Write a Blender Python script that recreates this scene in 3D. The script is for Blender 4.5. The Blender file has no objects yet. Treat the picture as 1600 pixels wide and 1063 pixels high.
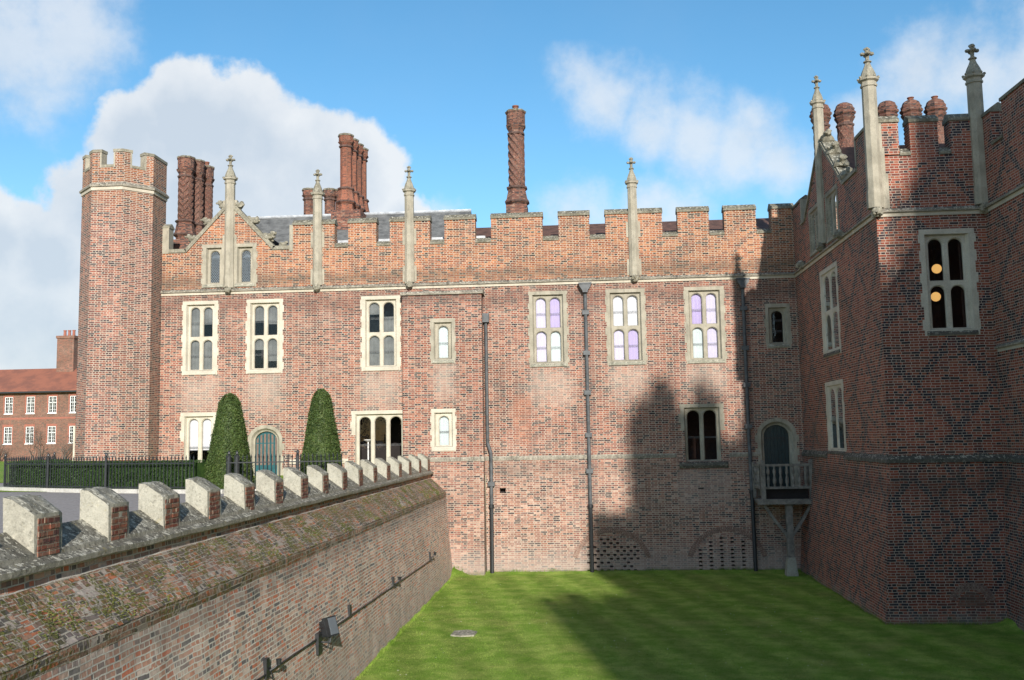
import bpy, bmesh, math, random
from mathutils import Vector, Matrix, noise as mnoise
R = math.radians
random.seed(7)
scene = bpy.context.scene
# ---------------------------------------------------------------- camera
YAW, PITCH, ROLL, FPX = -0.07282678, 0.10061252, -0.01783191, 1507.05
cam = bpy.data.cameras.new("camera"); camo = bpy.data.objects.new("camera", cam)
scene.collection.objects.link(camo); scene.camera = camo
fw = Vector((math.sin(YAW)*math.cos(PITCH), math.cos(YAW)*math.cos(PITCH), math.sin(PITCH)))
rt = Vector((math.cos(YAW), -math.sin(YAW), 0)); up = rt.cross(fw)
rt2 = rt*math.cos(ROLL)+up*math.sin(ROLL); up2 = up*math.cos(ROLL)-rt*math.sin(ROLL)
camo.matrix_world = Matrix(((rt2.x, up2.x, -fw.x, 0), (rt2.y, up2.y, -fw.y, 0), (rt2.z, up2.z, -fw.z, 0), (0, 0, 0, 1)))
cam.sensor_width = 36.0; cam.lens = 36.0*FPX/1600.0
cam.clip_start = 0.1; cam.clip_end = 3000
scene.render.resolution_x = 1024; scene.render.resolution_y = 680
# ---------------------------------------------------------------- light
SUN_AZ, SUN_EL = 12.0, 20.2
sl = bpy.data.lights.new("sun", 'SUN'); sl.energy = 5.0; sl.angle = R(0.8); sl.color = (1.0, 0.955, 0.885)
so = bpy.data.objects.new("sun", sl); scene.collection.objects.link(so)
sd = Vector((-math.sin(R(SUN_AZ))*math.cos(R(SUN_EL)), math.cos(R(SUN_AZ))*math.cos(R(SUN_EL)), -math.sin(R(SUN_EL))))
so.rotation_euler = sd.to_track_quat('-Z', 'Y').to_euler()
scene.view_settings.view_transform = 'Standard'; scene.view_settings.look = 'None'
scene.view_settings.exposure = 0.28; scene.view_settings.gamma = 1.0

class NT:
    """small node helper"""
    def __init__(s, tree): s.t = tree
    def n(s, typ, ins=None, **props):
        nd = s.t.nodes.new(typ)
        for k, v in props.items(): setattr(nd, k, v)
        for k, v in (ins or {}).items():
            sock = nd.inputs[k]
            if isinstance(v, bpy.types.NodeSocket): s.t.links.new(v, sock)
            else: sock.default_value = v
        return nd
    def m(s, op, a, b=0.0, c=None, clamp=False):
        i = {0: a, 1: b}
        if c is not None: i[2] = c
        return s.n('ShaderNodeMath', i, operation=op, use_clamp=clamp).outputs[0]
    def mix(s, f, a, b, blend='MIX'):
        nd = s.n('ShaderNodeMix', None, data_type='RGBA', blend_type=blend)
        for k, v in ((0, f), (6, a), (7, b)):
            if isinstance(v, bpy.types.NodeSocket): s.t.links.new(v, nd.inputs[k])
            else: nd.inputs[k].default_value = v if k == 0 else (tuple(v)+(1,))[:4]
        return nd.outputs[2]
    def ramp(s, f, stops, interp='LINEAR'):
        nd = s.n('ShaderNodeValToRGB', {0: f}); cr = nd.color_ramp; cr.interpolation = interp
        while len(cr.elements) < len(stops): cr.elements.new(0.5)
        for e, (p, c) in zip(cr.elements, stops):
            e.position = p; e.color = (tuple(c)+(1,))[:4] if not isinstance(c, (int, float)) else (c, c, c, 1)
        return nd.outputs[0]
    def noise(s, vec, scale, detail=4, rough=0.55, out=0):
        return s.n('ShaderNodeTexNoise', {'Vector': vec, 'Scale': scale, 'Detail': detail, 'Roughness': rough}).outputs[out]
    def step(s, v, a, b):
        return s.n('ShaderNodeMapRange', {0: v, 1: a, 2: b, 3: 0.0, 4: 1.0}, interpolation_type='SMOOTHSTEP').outputs[0]

w = bpy.data.worlds.new("World"); scene.world = w; w.use_nodes = True
w.node_tree.nodes.clear(); N = NT(w.node_tree)
sky = N.n('ShaderNodeTexSky', sky_type='NISHITA')
sky.sun_disc = False; sky.sun_elevation = R(SUN_EL); sky.sun_rotation = R(180-SUN_AZ)
sky.air_density = 1.0; sky.dust_density = 0.4; sky.ozone_density = 2.5; sky.altitude = 50
def pxdir(x, y):
    return (fw*FPX + rt2*(x-800) - up2*(y-531.5)).normalized()
gen = N.n('ShaderNodeTexCoord').outputs['Generated']
wn = N.n('ShaderNodeTexNoise', {'Vector': gen, 'Scale': 7.0, 'Detail': 5.0, 'Roughness': 0.6})
wv = N.n('ShaderNodeVectorMath', {0: wn.outputs[1], 1: (0.5, 0.5, 0.5)}, operation='SUBTRACT').outputs[0]
wv = N.n('ShaderNodeVectorMath', {0: wv, 'Scale': 0.07}, operation='SCALE').outputs[0]
wd = N.n('ShaderNodeVectorMath', {0: gen, 1: wv}, operation='ADD').outputs[0]
# cumulus banks: direction, angular radius, density
dense = [(225,215,85),(300,195,105),(380,225,125),(460,280,125),(550,300,100),(635,345,62),(330,340,170),(190,330,110),(490,390,200),
         (70,400,90),(-30,380,80),(30,520,120),(100,560,120),(-120,500,200)]
wispy = [(930,160,75),(1010,195,85),(1095,215,95),(1175,220,100),(1230,255,70),(900,335,90),(1000,325,75),(1060,350,70),(100,50,130),(10,60,140),(690,330,60),
         (1420,110,90),(1520,110,120),(1620,80,150),(1600,200,130),(1330,190,60)]
def bank(blobs):
    mk = None
    for (bx, by, br) in blobs:
        d = N.n('ShaderNodeVectorMath', {0: wd, 1: tuple(pxdir(bx, by))}, operation='DISTANCE').outputs[1]
        v = N.m('MULTIPLY_ADD', d, -FPX/br, 1.0)
        mk = v if mk is None else N.n('ShaderNodeMath', {0: mk, 1: v, 2: 0.12}, operation='SMOOTH_MAX').outputs[0]
    return mk
mask = bank(dense); mask2 = bank(wispy)
sx = N.n('ShaderNodeSeparateXYZ', {0: gen})
# the rest of the sky dome away from these banks: loose broken cloud
n0 = N.noise(gen, 2.2, 6, 0.6)
beh = N.step(sx.outputs[1], 0.45, -0.1)
mask = N.m('MAXIMUM', mask, N.m('SUBTRACT', N.m('MULTIPLY', N.m('SUBTRACT', n0, 0.5), N.m('MULTIPLY', beh, 1.2)), N.m('SUBTRACT', 1.0, beh)))
n1 = N.noise(gen, 9.0, 8, 0.6); n2 = N.noise(gen, 30.0, 5, 0.6)
mm = N.m('ADD', mask, N.m('MULTIPLY', N.m('SUBTRACT', n1, 0.52), 1.0))
mm = N.m('ADD', mm, N.m('MULTIPLY', N.m('SUBTRACT', n2, 0.5), 0.34))
m2 = N.m('ADD', N.m('ADD', mask2, N.m('MULTIPLY', N.m('SUBTRACT', n2, 0.5), 0.7)), N.m('MULTIPLY', N.m('SUBTRACT', N.noise(gen, 6.5, 8, 0.62), 0.5), 1.9))
alpha = N.m('MAXIMUM', N.m('MULTIPLY', N.step(mm, 0.0, 0.20), 0.97), N.m('MULTIPLY', N.step(m2, 0.0, 0.95), 0.74))
sh = N.noise(gen, 5.0, 5, 0.5)
deep = N.step(mask, 0.25, 0.75)
lit = N.m('ADD', N.m('SUBTRACT', 0.95, N.m('MULTIPLY', deep, 0.75)), N.m('ADD', N.m('MULTIPLY', N.m('SUBTRACT', sh, 0.5), 2.4), N.m('MULTIPLY', N.m('SUBTRACT', n2, 0.5), 0.9)), clamp=True)
ccol = N.mix(lit, (4.9, 5.5, 6.2), (6.9, 7.1, 7.3))
skyc = N.n('ShaderNodeHueSaturation', {'Hue': 0.490, 'Saturation': 1.2, 'Value': 1.42, 'Color': sky.outputs[0]}).outputs[0]
thin = N.m('MULTIPLY', N.step(N.noise(gen, 3.1, 6, 0.6), 0.42, 0.8), 0.07)
skyc = N.mix(thin, skyc, (4.8, 5.2, 5.7))
fin = N.mix(N.m('MULTIPLY', alpha, 0.96), skyc, ccol)
bg = N.n('ShaderNodeBackground', {'Color': fin, 'Strength': 0.105})
N.t.links.new(bg.outputs[0], N.n('ShaderNodeOutputWorld').inputs[0])

# ---------------------------------------------------------------- materials
def newmat(name):
    m = bpy.data.materials.new(name); m.use_nodes = True; m.node_tree.nodes.clear()
    n = NT(m.node_tree); b = n.n('ShaderNodeBsdfPrincipled'); o = n.n('ShaderNodeOutputMaterial')
    n.t.links.new(b.outputs[0], o.inputs[0]); return m, n, b
def setin(n, b, k, v):
    if isinstance(v, bpy.types.NodeSocket): n.t.links.new(v, b.inputs[k])
    else: b.inputs[k].default_value = v
def geo(n):
    g = n.n('ShaderNodeNewGeometry'); s = n.n('ShaderNodeSeparateXYZ', {0: g.outputs['Position']})
    return g.outputs['Position'], s.outputs
def bump(n, b, h, strength=0.5, dist=0.02):
    bb = n.n('ShaderNodeBump', {'Height': h, 'Strength': strength, 'Distance': dist}); n.t.links.new(bb.outputs[0], b.inputs['Normal'])
RED = [(0.0, (.24,.058,.032)), (.2, (.18,.045,.03)), (.36, (.30,.085,.045)), (.52, (.23,.066,.04)), (.64, (.13,.045,.035)), (.74, (.27,.10,.06)), (.82, (.035,.027,.03)), (.92, (.065,.04,.036))]
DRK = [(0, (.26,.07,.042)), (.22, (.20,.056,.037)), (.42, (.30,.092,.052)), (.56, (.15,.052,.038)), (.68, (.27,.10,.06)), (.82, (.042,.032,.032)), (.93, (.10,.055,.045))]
ORG = [(0.0, (.31,.105,.045)), (.2, (.24,.075,.038)), (.36, (.36,.14,.062)), (.52, (.28,.095,.048)), (.66, (.17,.065,.04)), (.76, (.37,.17,.09)), (.84, (.055,.04,.034)), (.93, (.10,.06,.045))]
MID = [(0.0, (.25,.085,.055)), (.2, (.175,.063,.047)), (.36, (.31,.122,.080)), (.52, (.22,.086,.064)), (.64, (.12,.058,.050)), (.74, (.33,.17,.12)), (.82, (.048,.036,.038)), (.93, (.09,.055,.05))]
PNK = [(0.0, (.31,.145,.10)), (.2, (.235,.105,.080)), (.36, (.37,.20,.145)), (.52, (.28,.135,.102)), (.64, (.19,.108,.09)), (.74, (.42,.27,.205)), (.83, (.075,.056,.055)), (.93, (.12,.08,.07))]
GRY = [(0.0, (.50,.28,.20)), (.18, (.38,.24,.19)), (.34, (.58,.39,.30)), (.46, (.46,.23,.16)), (.58, (.26,.20,.18)), (.70, (.54,.42,.35)), (.80, (.16,.145,.14)), (.88, (.55,.19,.11))]
SLP = [(0.0, (.30,.15,.10)), (.18, (.20,.12,.09)), (.34, (.36,.20,.14)), (.46, (.26,.12,.08)), (.58, (.15,.11,.10)), (.70, (.34,.26,.22)), (.80, (.10,.08,.07)), (.90, (.38,.12,.06))]
def brick(name, lo, hi=None, z=None, mortar=(.50,.44,.35), pale=0.35, diaper=0.0, base_white=None, moss=False, msize=.0115, bw=.30, rh=.086, stain=0.35, split=None, lowdiaper=False, bstr=.6, grow=None, patches=(), palec=(.44,.35,.285)):
    m, n, b = newmat(name)
    pos, xyz = geo(n)
    uv = n.n('ShaderNodeUVMap').outputs[0]
    rnd = n.n('ShaderNodeObjectInfo').outputs['Random']
    off = n.m('MULTIPLY', n.m('FLOOR', n.m('MULTIPLY', rnd, 40.0)), bw*2)
    uv = n.n('ShaderNodeVectorMath', {0: uv, 1: n.n('ShaderNodeCombineXYZ', {0: off}).outputs[0]}, operation='ADD').outputs[0]
    wob = n.n('ShaderNodeTexNoise', {'Vector': pos, 'Scale': 2.3, 'Detail': 3.0})
    wob = n.n('ShaderNodeVectorMath', {0: n.n('ShaderNodeVectorMath', {0: wob.outputs[1], 1: (.5,.5,.5)}, operation='SUBTRACT').outputs[0], 'Scale': 0.045}, operation='SCALE').outputs[0]
    uvw = n.n('ShaderNodeVectorMath', {0: uv, 1: wob}, operation='ADD').outputs[0]
    br = n.n('ShaderNodeTexBrick', {'Vector': uvw, 'Color1': (0,0,0,1), 'Color2': (1,1,1,1), 'Mortar': (.5,.5,.5,1), 'Scale': 1.0, 'Mortar Size': msize, 'Mortar Smooth': 0.25, 'Bias': 0.0, 'Brick Width': bw, 'Row Height': rh}, offset=0.25, offset_frequency=2, squash=0.5, squash_frequency=2)
    r = br.outputs[0]; fac = br.outputs[1]
    col = n.ramp(r, lo, 'CONSTANT')
    nbig = n.noise(pos, 0.45, 5, 0.6)
    if hi is not None:
        c2 = n.ramp(r, hi, 'CONSTANT')
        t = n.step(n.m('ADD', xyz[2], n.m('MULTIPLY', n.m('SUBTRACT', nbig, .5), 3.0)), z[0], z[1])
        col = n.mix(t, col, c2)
    if diaper:
        sp = n.n('ShaderNodeSeparateXYZ', {0: uv})
        uq = n.m('FLOOR', n.m('DIVIDE', sp.outputs[0], bw/4)); vq = n.m('FLOOR', n.m('DIVIDE', sp.outputs[1], rh))
        def loz(P_, W_):
            a = n.m('LESS_THAN', n.m('FLOORED_MODULO', n.m('ADD', uq, vq), P_), W_)
            c = n.m('LESS_THAN', n.m('FLOORED_MODULO', n.m('SUBTRACT', uq, vq), P_), W_)
            return n.m('MAXIMUM', a, c)
        lz = loz(34.0, 4.0)
        if lowdiaper:
            l2 = loz(18.0, 3.0); s_ = n.m('LESS_THAN', xyz[2], -0.9)
            lz = n.mix(s_, lz, l2)
        msk = n.step(n.noise(pos, 0.6, 2, 0.5), 0.36, 0.50)
        lz = n.m('MULTIPLY', n.m('MULTIPLY', lz, msk), diaper)
        lz = n.m('MULTIPLY', lz, n.step(n.n('ShaderNodeTexWhiteNoise', {0: n.n('ShaderNodeCombineXYZ', {0: uq, 1: vq}).outputs[0]}, noise_dimensions='2D').outputs[0], .12, .2))
        col = n.mix(lz, col, (.035,.03,.036))
    # per-area tone
    tone = n.ramp(nbig, [(.25, .66), (.5, 1.0), (.75, 1.3)])
    col = n.mix(1.0, col, tone, 'MULTIPLY')
    fine = n.ramp(n.noise(pos, 9.0, 4, 0.6), [(.3, .78), (.7, 1.2)])
    col = n.mix(1.0, col, fine, 'MULTIPLY')
    mc = n.mix(n.noise(pos, 1.4, 4), mortar, tuple(x*.55 for x in mortar))
    col = n.mix(fac, col, mc)
    npale = n.step(n.noise(pos, 0.8, 6, 0.65), 0.50, 0.78)
    col = n.mix(n.m('MULTIPLY', npale, pale), col, palec)
    # weather stains: dark streaks running down
    st = n.n('ShaderNodeMapping', {0: pos, 3: (1.3, 1.3, .22)}).outputs[0]
    ns = n.step(n.noise(st, 1.2, 6, 0.65), 0.52, 0.75)
    col = n.mix(n.m('MULTIPLY', ns, stain), col, (.075,.06,.055))
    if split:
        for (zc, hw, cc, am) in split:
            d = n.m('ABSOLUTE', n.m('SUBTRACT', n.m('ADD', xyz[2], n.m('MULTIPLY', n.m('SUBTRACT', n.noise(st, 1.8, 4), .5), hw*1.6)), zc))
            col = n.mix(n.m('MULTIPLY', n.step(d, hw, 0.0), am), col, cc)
    for (px0, px1, pz0, pz1, pc, am, sf) in patches:
        wx_ = n.m('ADD', xyz[0], n.m('MULTIPLY', n.m('SUBTRACT', n.noise(pos, 2.2, 4), .5), .5+sf)); wz_ = n.m('ADD', xyz[2], n.m('MULTIPLY', n.m('SUBTRACT', n.noise(st, 2.6, 4), .5), .6+sf))
        k_ = n.m('MULTIPLY', n.m('MULTIPLY', n.step(wx_, px0-sf, px0+sf), n.step(wx_, px1+sf, px1-sf)), n.m('MULTIPLY', n.step(wz_, pz0-sf*2, pz0+sf*2), n.step(wz_, pz1+sf, pz1-sf)))
        col = n.mix(n.m('MULTIPLY', k_, am), col, pc)
    if base_white:
        zb, zt = base_white
        t = n.step(n.m('ADD', xyz[2], n.m('MULTIPLY', n.m('SUBTRACT', n.noise(pos, 1.6, 6, .65), .5), 1.6)), zt, zb)
        col = n.mix(n.m('MULTIPLY', t, .62), col, (.40,.34,.30))
    if grow:   # green algae near the ground
        t = n.step(n.m('ADD', xyz[2], n.m('MULTIPLY', n.m('SUBTRACT', n.noise(pos, 2.6, 5), .5), .7)), grow[1], grow[0])
        col = n.mix(n.m('MULTIPLY', t, .5), col, (.10,.12,.05))
    hgt = n.m('MULTIPLY', fac, -1.0)
    if moss:
        mn = n.step(n.noise(pos, 1.7, 8, 0.78), .47, .55)
        mn2 = n.step(n.noise(pos, 14.0, 4, .6), .40, .58)
        mf = n.m('MULTIPLY', mn, mn2)
        mcx = n.mix(n.noise(pos, 6, 3), (.09,.085,.022), (.155,.17,.03))
        col = n.mix(n.m('MULTIPLY', mf, n.m('SUBTRACT', .95, n.m('MULTIPLY', fac, .45))), col, mcx)
        col = n.mix(n.m('MULTIPLY', n.step(n.noise(pos, 1.1, 6, .7), .44, .62), .34), col, (.14,.11,.055))
        hgt = n.m('ADD', hgt, n.m('MULTIPLY', mf, 1.2))
    hgt = n.m('ADD', hgt, n.m('MULTIPLY', n.noise(pos, 22, 4, .6), .7))
    setin(n, b, 'Base Color', col); b.inputs['Roughness'].default_value = .93; b.inputs['Specular IOR Level'].default_value = .2
    bump(n, b, hgt, bstr, 0.015)
    return m
def stone(name, c1=(.56,.49,.37), c2=(.46,.39,.28), dirt=.35, dirtc=(.12,.11,.085), lich=0.0, joints=False, scale=1.0, topdirt=0.6):
    m, n, b = newmat(name); pos, xyz = geo(n)
    col = n.mix(n.step(n.noise(pos, 1.6*scale, 5), .35, .65), c1, c2)
    st = n.n('ShaderNodeMapping', {0: pos, 3: (2.2, 2.2, .7)}).outputs[0]
    d = n.step(n.noise(st, 2.4*scale, 7, .7), .48, .72)
    nz = n.n('ShaderNodeSeparateXYZ', {0: n.n('ShaderNodeNewGeometry').outputs['Normal']}).outputs[2]
    d = n.m('ADD', n.m('MULTIPLY', d, dirt), n.m('MULTIPLY', n.step(nz, .35, .8), n.m('MULTIPLY', n.step(n.noise(pos, 3.0, 6, .7), .3, .6), topdirt)), clamp=True)
    col = n.mix(d, col, dirtc)
    if lich:
        tl = n.m('ADD', 1.0, n.m('MULTIPLY', n.step(nz, .3, .7), 1.8))
        l1 = n.step(n.noise(pos, 11, 5, .65), .54, .60); col = n.mix(n.m('MULTIPLY', l1, n.m('MULTIPLY', tl, lich), None, True), col, (.50,.47,.38))
        l3 = n.step(n.noise(pos, 17, 5, .7), .55, .62); col = n.mix(n.m('MULTIPLY', l3, n.m('MULTIPLY', tl, lich), None, True), col, (.07,.065,.05))
        l2 = n.step(n.noise(pos, 6.5, 5, .7), .60, .68); col = n.mix(n.m('MULTIPLY', l2, lich*.7), col, (.30,.24,.07))
    sp = n.ramp(n.noise(pos, 40, 3, .6), [(.3, .82), (.7, 1.12)])
    col = n.mix(1.0, col, sp, 'MULTIPLY')
    setin(n, b, 'Base Color', col); b.inputs['Roughness'].default_value = .9; b.inputs['Specular IOR Level'].default_value = .25
    bump(n, b, n.m('ADD', n.noise(pos, 8, 6, .65), n.m('MULTIPLY', n.noise(pos, 50, 3), .4)), .5, .02)
    return m
def plain(name, c, rough=.6, metal=0.0, var=.25, sc=6.0, bstr=0.15, c2=None):
    m, n, b = newmat(name); pos, xyz = geo(n)
    f = n.noise(pos, sc, 5, .6)
    if c2: col = n.mix(n.step(f, .4, .62), c, c2)
    else: col = n.mix(1.0, c, n.ramp(f, [(.3, 1-var), (.7, 1+var)]), 'MULTIPLY')
    setin(n, b, 'Base Color', col); b.inputs['Roughness'].default_value = rough; b.inputs['Metallic'].default_value = metal
    if bstr: bump(n, b, f, bstr, .01)
    return m
M = {}
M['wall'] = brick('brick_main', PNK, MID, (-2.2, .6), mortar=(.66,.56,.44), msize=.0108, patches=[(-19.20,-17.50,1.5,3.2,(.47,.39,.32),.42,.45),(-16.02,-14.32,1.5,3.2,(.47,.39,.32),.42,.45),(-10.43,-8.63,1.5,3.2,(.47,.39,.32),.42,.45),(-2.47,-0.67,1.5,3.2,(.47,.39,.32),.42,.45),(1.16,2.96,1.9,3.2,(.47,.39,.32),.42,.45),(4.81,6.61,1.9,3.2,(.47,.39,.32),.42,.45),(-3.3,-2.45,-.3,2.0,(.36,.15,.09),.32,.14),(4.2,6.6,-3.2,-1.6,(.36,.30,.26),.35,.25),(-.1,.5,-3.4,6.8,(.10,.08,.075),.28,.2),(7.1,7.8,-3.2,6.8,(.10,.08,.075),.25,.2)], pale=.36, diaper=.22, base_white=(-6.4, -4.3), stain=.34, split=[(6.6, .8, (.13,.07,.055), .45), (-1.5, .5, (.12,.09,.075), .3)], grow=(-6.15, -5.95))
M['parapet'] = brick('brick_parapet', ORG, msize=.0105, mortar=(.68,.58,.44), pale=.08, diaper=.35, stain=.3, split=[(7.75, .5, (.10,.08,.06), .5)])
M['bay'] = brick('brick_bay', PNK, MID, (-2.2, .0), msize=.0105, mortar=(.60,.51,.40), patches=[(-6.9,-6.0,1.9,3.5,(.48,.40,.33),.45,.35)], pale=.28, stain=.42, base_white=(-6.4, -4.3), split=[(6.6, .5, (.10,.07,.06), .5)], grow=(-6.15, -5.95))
M['tower'] = brick('brick_tower', MID, ORG, (10.2, 12.0), msize=.0112, mortar=(.66,.57,.46), pale=.12, diaper=.3, stain=.4)
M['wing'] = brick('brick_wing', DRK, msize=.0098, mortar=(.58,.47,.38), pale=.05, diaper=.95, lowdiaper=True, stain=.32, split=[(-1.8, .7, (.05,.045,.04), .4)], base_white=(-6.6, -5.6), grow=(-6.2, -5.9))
M['moatbrick'] = brick('brick_moat', [(p, tuple(x*1.1 for x in c)) for p, c in GRY], mortar=(.88,.81,.70), palec=(.66,.55,.47), pale=.38, stain=.22, msize=.013, base_white=(-6.2, -4.2), split=[(-2.8, .35, (.13,.12,.10), .4)], bstr=1.0)
M['mossbrick'] = brick('brick_moss', [(p, (c[0]*1.05, c[1]*1.15, c[2]*1.15)) for p, c in SLP], mortar=(.50,.45,.36), pale=.10, stain=.25, moss=True, msize=.011, bstr=1.0)
M['merlonbrick'] = brick('brick_merlon', [(p, (c[0]*.8+.02, c[1]*1.1+.01, c[2]*1.2+.01)) for p, c in RED[:6]], mortar=(.34,.27,.2), pale=.2, stain=.3, msize=.008, bstr=.9)
M['chimney'] = brick('brick_chimney', [(p, (c[0]*.8, c[1]*.95, c[2]*1.0)) for p, c in MID], mortar=(.22,.15,.11), pale=.12, stain=.35, msize=.006, diaper=0, bw=.22, rh=.055)
M['chimney_red'] = brick('brick_chimney_red', [(0, (.29,.10,.06)), (.5, (.23,.08,.05)), (.8, (.14,.06,.045))], mortar=(.27,.18,.13), pale=.1, stain=.3, msize=.007, bw=.22, rh=.06)
M['house'] = brick('brick_house', [(0, (.19,.09,.065)), (.4, (.24,.115,.08)), (.7, (.14,.08,.062)), (.9, (.26,.10,.07))], mortar=(.26,.21,.16), pale=.15, stain=.2)
M['gate'] = brick('brick_gatehouse', RED, mortar=(.5,.42,.32), pale=.1, stain=.3)
M['stone'] = stone('stone_clean', (.40,.36,.28), (.31,.28,.215), dirt=.45, dirtc=(.12,.11,.09), topdirt=.55)
M['stonew'] = stone('stone_weathered', (.30,.275,.21), (.22,.20,.15), dirt=.65, dirtc=(.10,.095,.075), lich=.35, topdirt=.6)
M['coping'] = stone('stone_coping', (.22,.20,.15), (.16,.145,.105), dirt=.7, dirtc=(.07,.065,.05), lich=.35, topdirt=.5)
M['stonecream'] = stone('stone_cream', (.57,.52,.42), (.49,.44,.35), dirt=.20, dirtc=(.20,.18,.14), topdirt=.5)
M['band'] = stone('stone_band', (.34,.30,.24), (.24,.215,.17), dirt=.8, dirtc=(.055,.05,.045), lich=.45)
M['bandwhite'] = stone('stone_string', (.56,.50,.40), (.47,.42,.33), dirt=.25, topdirt=.9)
M['merlonstone'] = stone('stone_lichen', (.40,.38,.31), (.33,.31,.25), dirt=.4, dirtc=(.16,.15,.115), lich=.35, topdirt=.95)
M['soot'] = plain('sooty_brick', (.10,.06,.048), .9, 0, .5, 9.0, .5)
M['voussoir'] = plain('voussoir_brick', (.20,.12,.092), .9, 0, .6, 9.0, .5, c2=(.28,.185,.14))
M['banddark'] = stone('stone_blackened', (.13,.12,.10), (.09,.085,.07), dirt=.8, dirtc=(.035,.032,.03), lich=.3)  # darker copy of the band stone, shade of the wing painted in
M['copinglichen'] = stone('stone_coping_lichen', (.33,.31,.25), (.24,.225,.175), dirt=.5, dirtc=(.09,.082,.065), lich=.6, topdirt=.75)
M['sill'] = stone('stone_sill', (.36,.34,.27), (.27,.26,.2), dirt=.6, lich=.4)
M['lead'] = plain('lead_pipe', (.075,.08,.083), .55, .0, .4, 4.0)
M['iron'] = plain('black_iron', (.022,.024,.026), .45, .0, .3, 8.0)
M['teal'] = plain('teal_paint', (.006,.024,.028), .4, 0, .3, 5.0)  # near-black copy of the teal, shade painted in for the balcony door
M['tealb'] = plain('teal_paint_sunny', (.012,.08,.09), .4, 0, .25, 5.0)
M['doorglass'] = plain('door_panel', (.16,.105,.08), .35, 0, .3, 7.0)
M['slate'] = plain('slate_roof', (.13,.13,.125), .75, 0, .45, 3.0, .5)
M['tile'] = plain('clay_tile', (.10,.05,.035), .85, 0, .5, 3.0, .5)
M['leadflat'] = plain('lead_flashing', (.42,.44,.46), .45, 0, .3, 5.0)
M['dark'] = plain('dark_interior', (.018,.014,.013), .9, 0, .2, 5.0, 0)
M['warmdark'] = plain('panelled_room', (.05,.022,.014), .8, 0, .3, 4.0, 0)
M['blindw'] = plain('white_blind', (.50,.50,.52), .8, 0, .05, 3.0, 0)
M['blindl'] = plain('lilac_blind', (.37,.31,.50), .8, 0, .05, 3.0, 0)
M['blindp'] = plain('pale_lilac_blind', (.46,.43,.54), .8, 0, .05, 3.0, 0)
M['blindc'] = plain('cool_white_blind', (.45,.50,.50), .8, 0, .05, 3.0, 0)
M['blindg'] = plain('grey_blind', (.12,.125,.12), .8, 0, .35, 1.5, 0)  # grey sheet behind panes, sky and tree reflection painted in
M['white'] = plain('white_paint', (.78,.78,.76), .5, 0, .06, 5.0, 0)
M['oak'] = plain('weathered_oak', (.19,.17,.145), .85, 0, .45, 5.0, .5)
M['kerb'] = stone('kerb_stone', (.55,.53,.48), (.45,.43,.39), dirt=.3, lich=.2)
M['bark'] = plain('bark', (.10,.085,.07), .9, 0, .3, 8.0)
M['moss'] = plain('moss', (.085,.10,.02), .95, 0, .4, 5.0, .3, c2=(.15,.15,.03))
M['petal'] = plain('pale_lichen', (.62,.60,.48), .8, 0, .1, 5.0, 0)
M['chrome'] = plain('lamp_reflector', (.22,.25,.28), .2, .5, .05, 5.0, 0)
# glass: see-through with mirror-like sky reflection
def glass(name, tint=(1, 1, 1), lattice=False):
    m, n, b = newmat(name); n.t.nodes.remove(b)
    tr = n.n('ShaderNodeBsdfTransparent', {'Color': tint+(1,)})
    pos, xyz = geo(n)
    nb = n.n('ShaderNodeBump', {'Height': n.noise(pos, 3.5, 2), 'Strength': .12, 'Distance': .02})
    gl = n.n('ShaderNodeBsdfGlossy', {'Color': (.9,.95,1,1), 'Roughness': .03, 'Normal': nb.outputs[0]})
    fr = n.n('ShaderNodeFresnel', {'IOR': 1.42}).outputs[0]
    sh = n.n('ShaderNodeMixShader', {0: n.m('MULTIPLY', fr, 1.0), 1: tr.outputs[0], 2: gl.outputs[0]}).outputs[0]
    if lattice:
        uv = n.n('ShaderNodeSeparateXYZ', {0: n.n('ShaderNodeUVMap').outputs[0]})
        def ln(op):
            t = n.m('FRACT', n.m('DIVIDE', n.m(op, n.m('MULTIPLY', uv.outputs[0], 1.35), uv.outputs[1]), .135))
            return n.m('LESS_THAN', n.m('ABSOLUTE', n.m('SUBTRACT', t, .5)), .09)
        l = n.m('MAXIMUM', ln('ADD'), ln('SUBTRACT'))
        pb = n.n('ShaderNodeBsdfPrincipled', {'Base Color': (.22,.25,.27,1), 'Roughness': .6})
        sh = n.n('ShaderNodeMixShader', {0: l, 1: sh, 2: pb.outputs[0]}).outputs[0]
    o = [x for x in n.t.nodes if x.type == 'OUTPUT_MATERIAL'][0]; n.t.links.new(sh, o.inputs[0]); return m
M['glass'] = glass('window_glass'); M['lattice'] = glass('leaded_glass', (.5,.55,.6), True)
def emis(name, c, s):
    m, n, b = newmat(name); setin(n, b, 'Base Color', c+(1,)); setin(n, b, 'Emission Color', c+(1,)); b.inputs['Emission Strength'].default_value = s; return m
M['glow'] = emis('warm_lamp_glass', (1.0,.56,.17), .62)
def leafmat(name, c1, c2, c3=None):
    m, n, b = newmat(name); pos, xyz = geo(n)
    f = n.noise(pos, 5.5, 5, .65); col = n.mix(n.step(f, .35, .65), c1, c2)
    if c3: col = n.mix(n.m('MULTIPLY', n.step(n.noise(pos, 26, 2, .6), .5, .66), .7), col, c3)
    col = n.mix(1.0, col, n.ramp(n.noise(pos, 60, 1), [(.3, .65), (.7, 1.4)]), 'MULTIPLY')
    setin(n, b, 'Base Color', col); b.inputs['Roughness'].default_value = .6; b.inputs['Specular IOR Level'].default_value = .25; return m
M['yew'] = leafmat('yew_leaves', (.030,.055,.014), (.060,.098,.022), (.11,.12,.035))
M['hedge'] = leafmat('hedge_leaves', (.024,.052,.014), (.045,.085,.02))
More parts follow.
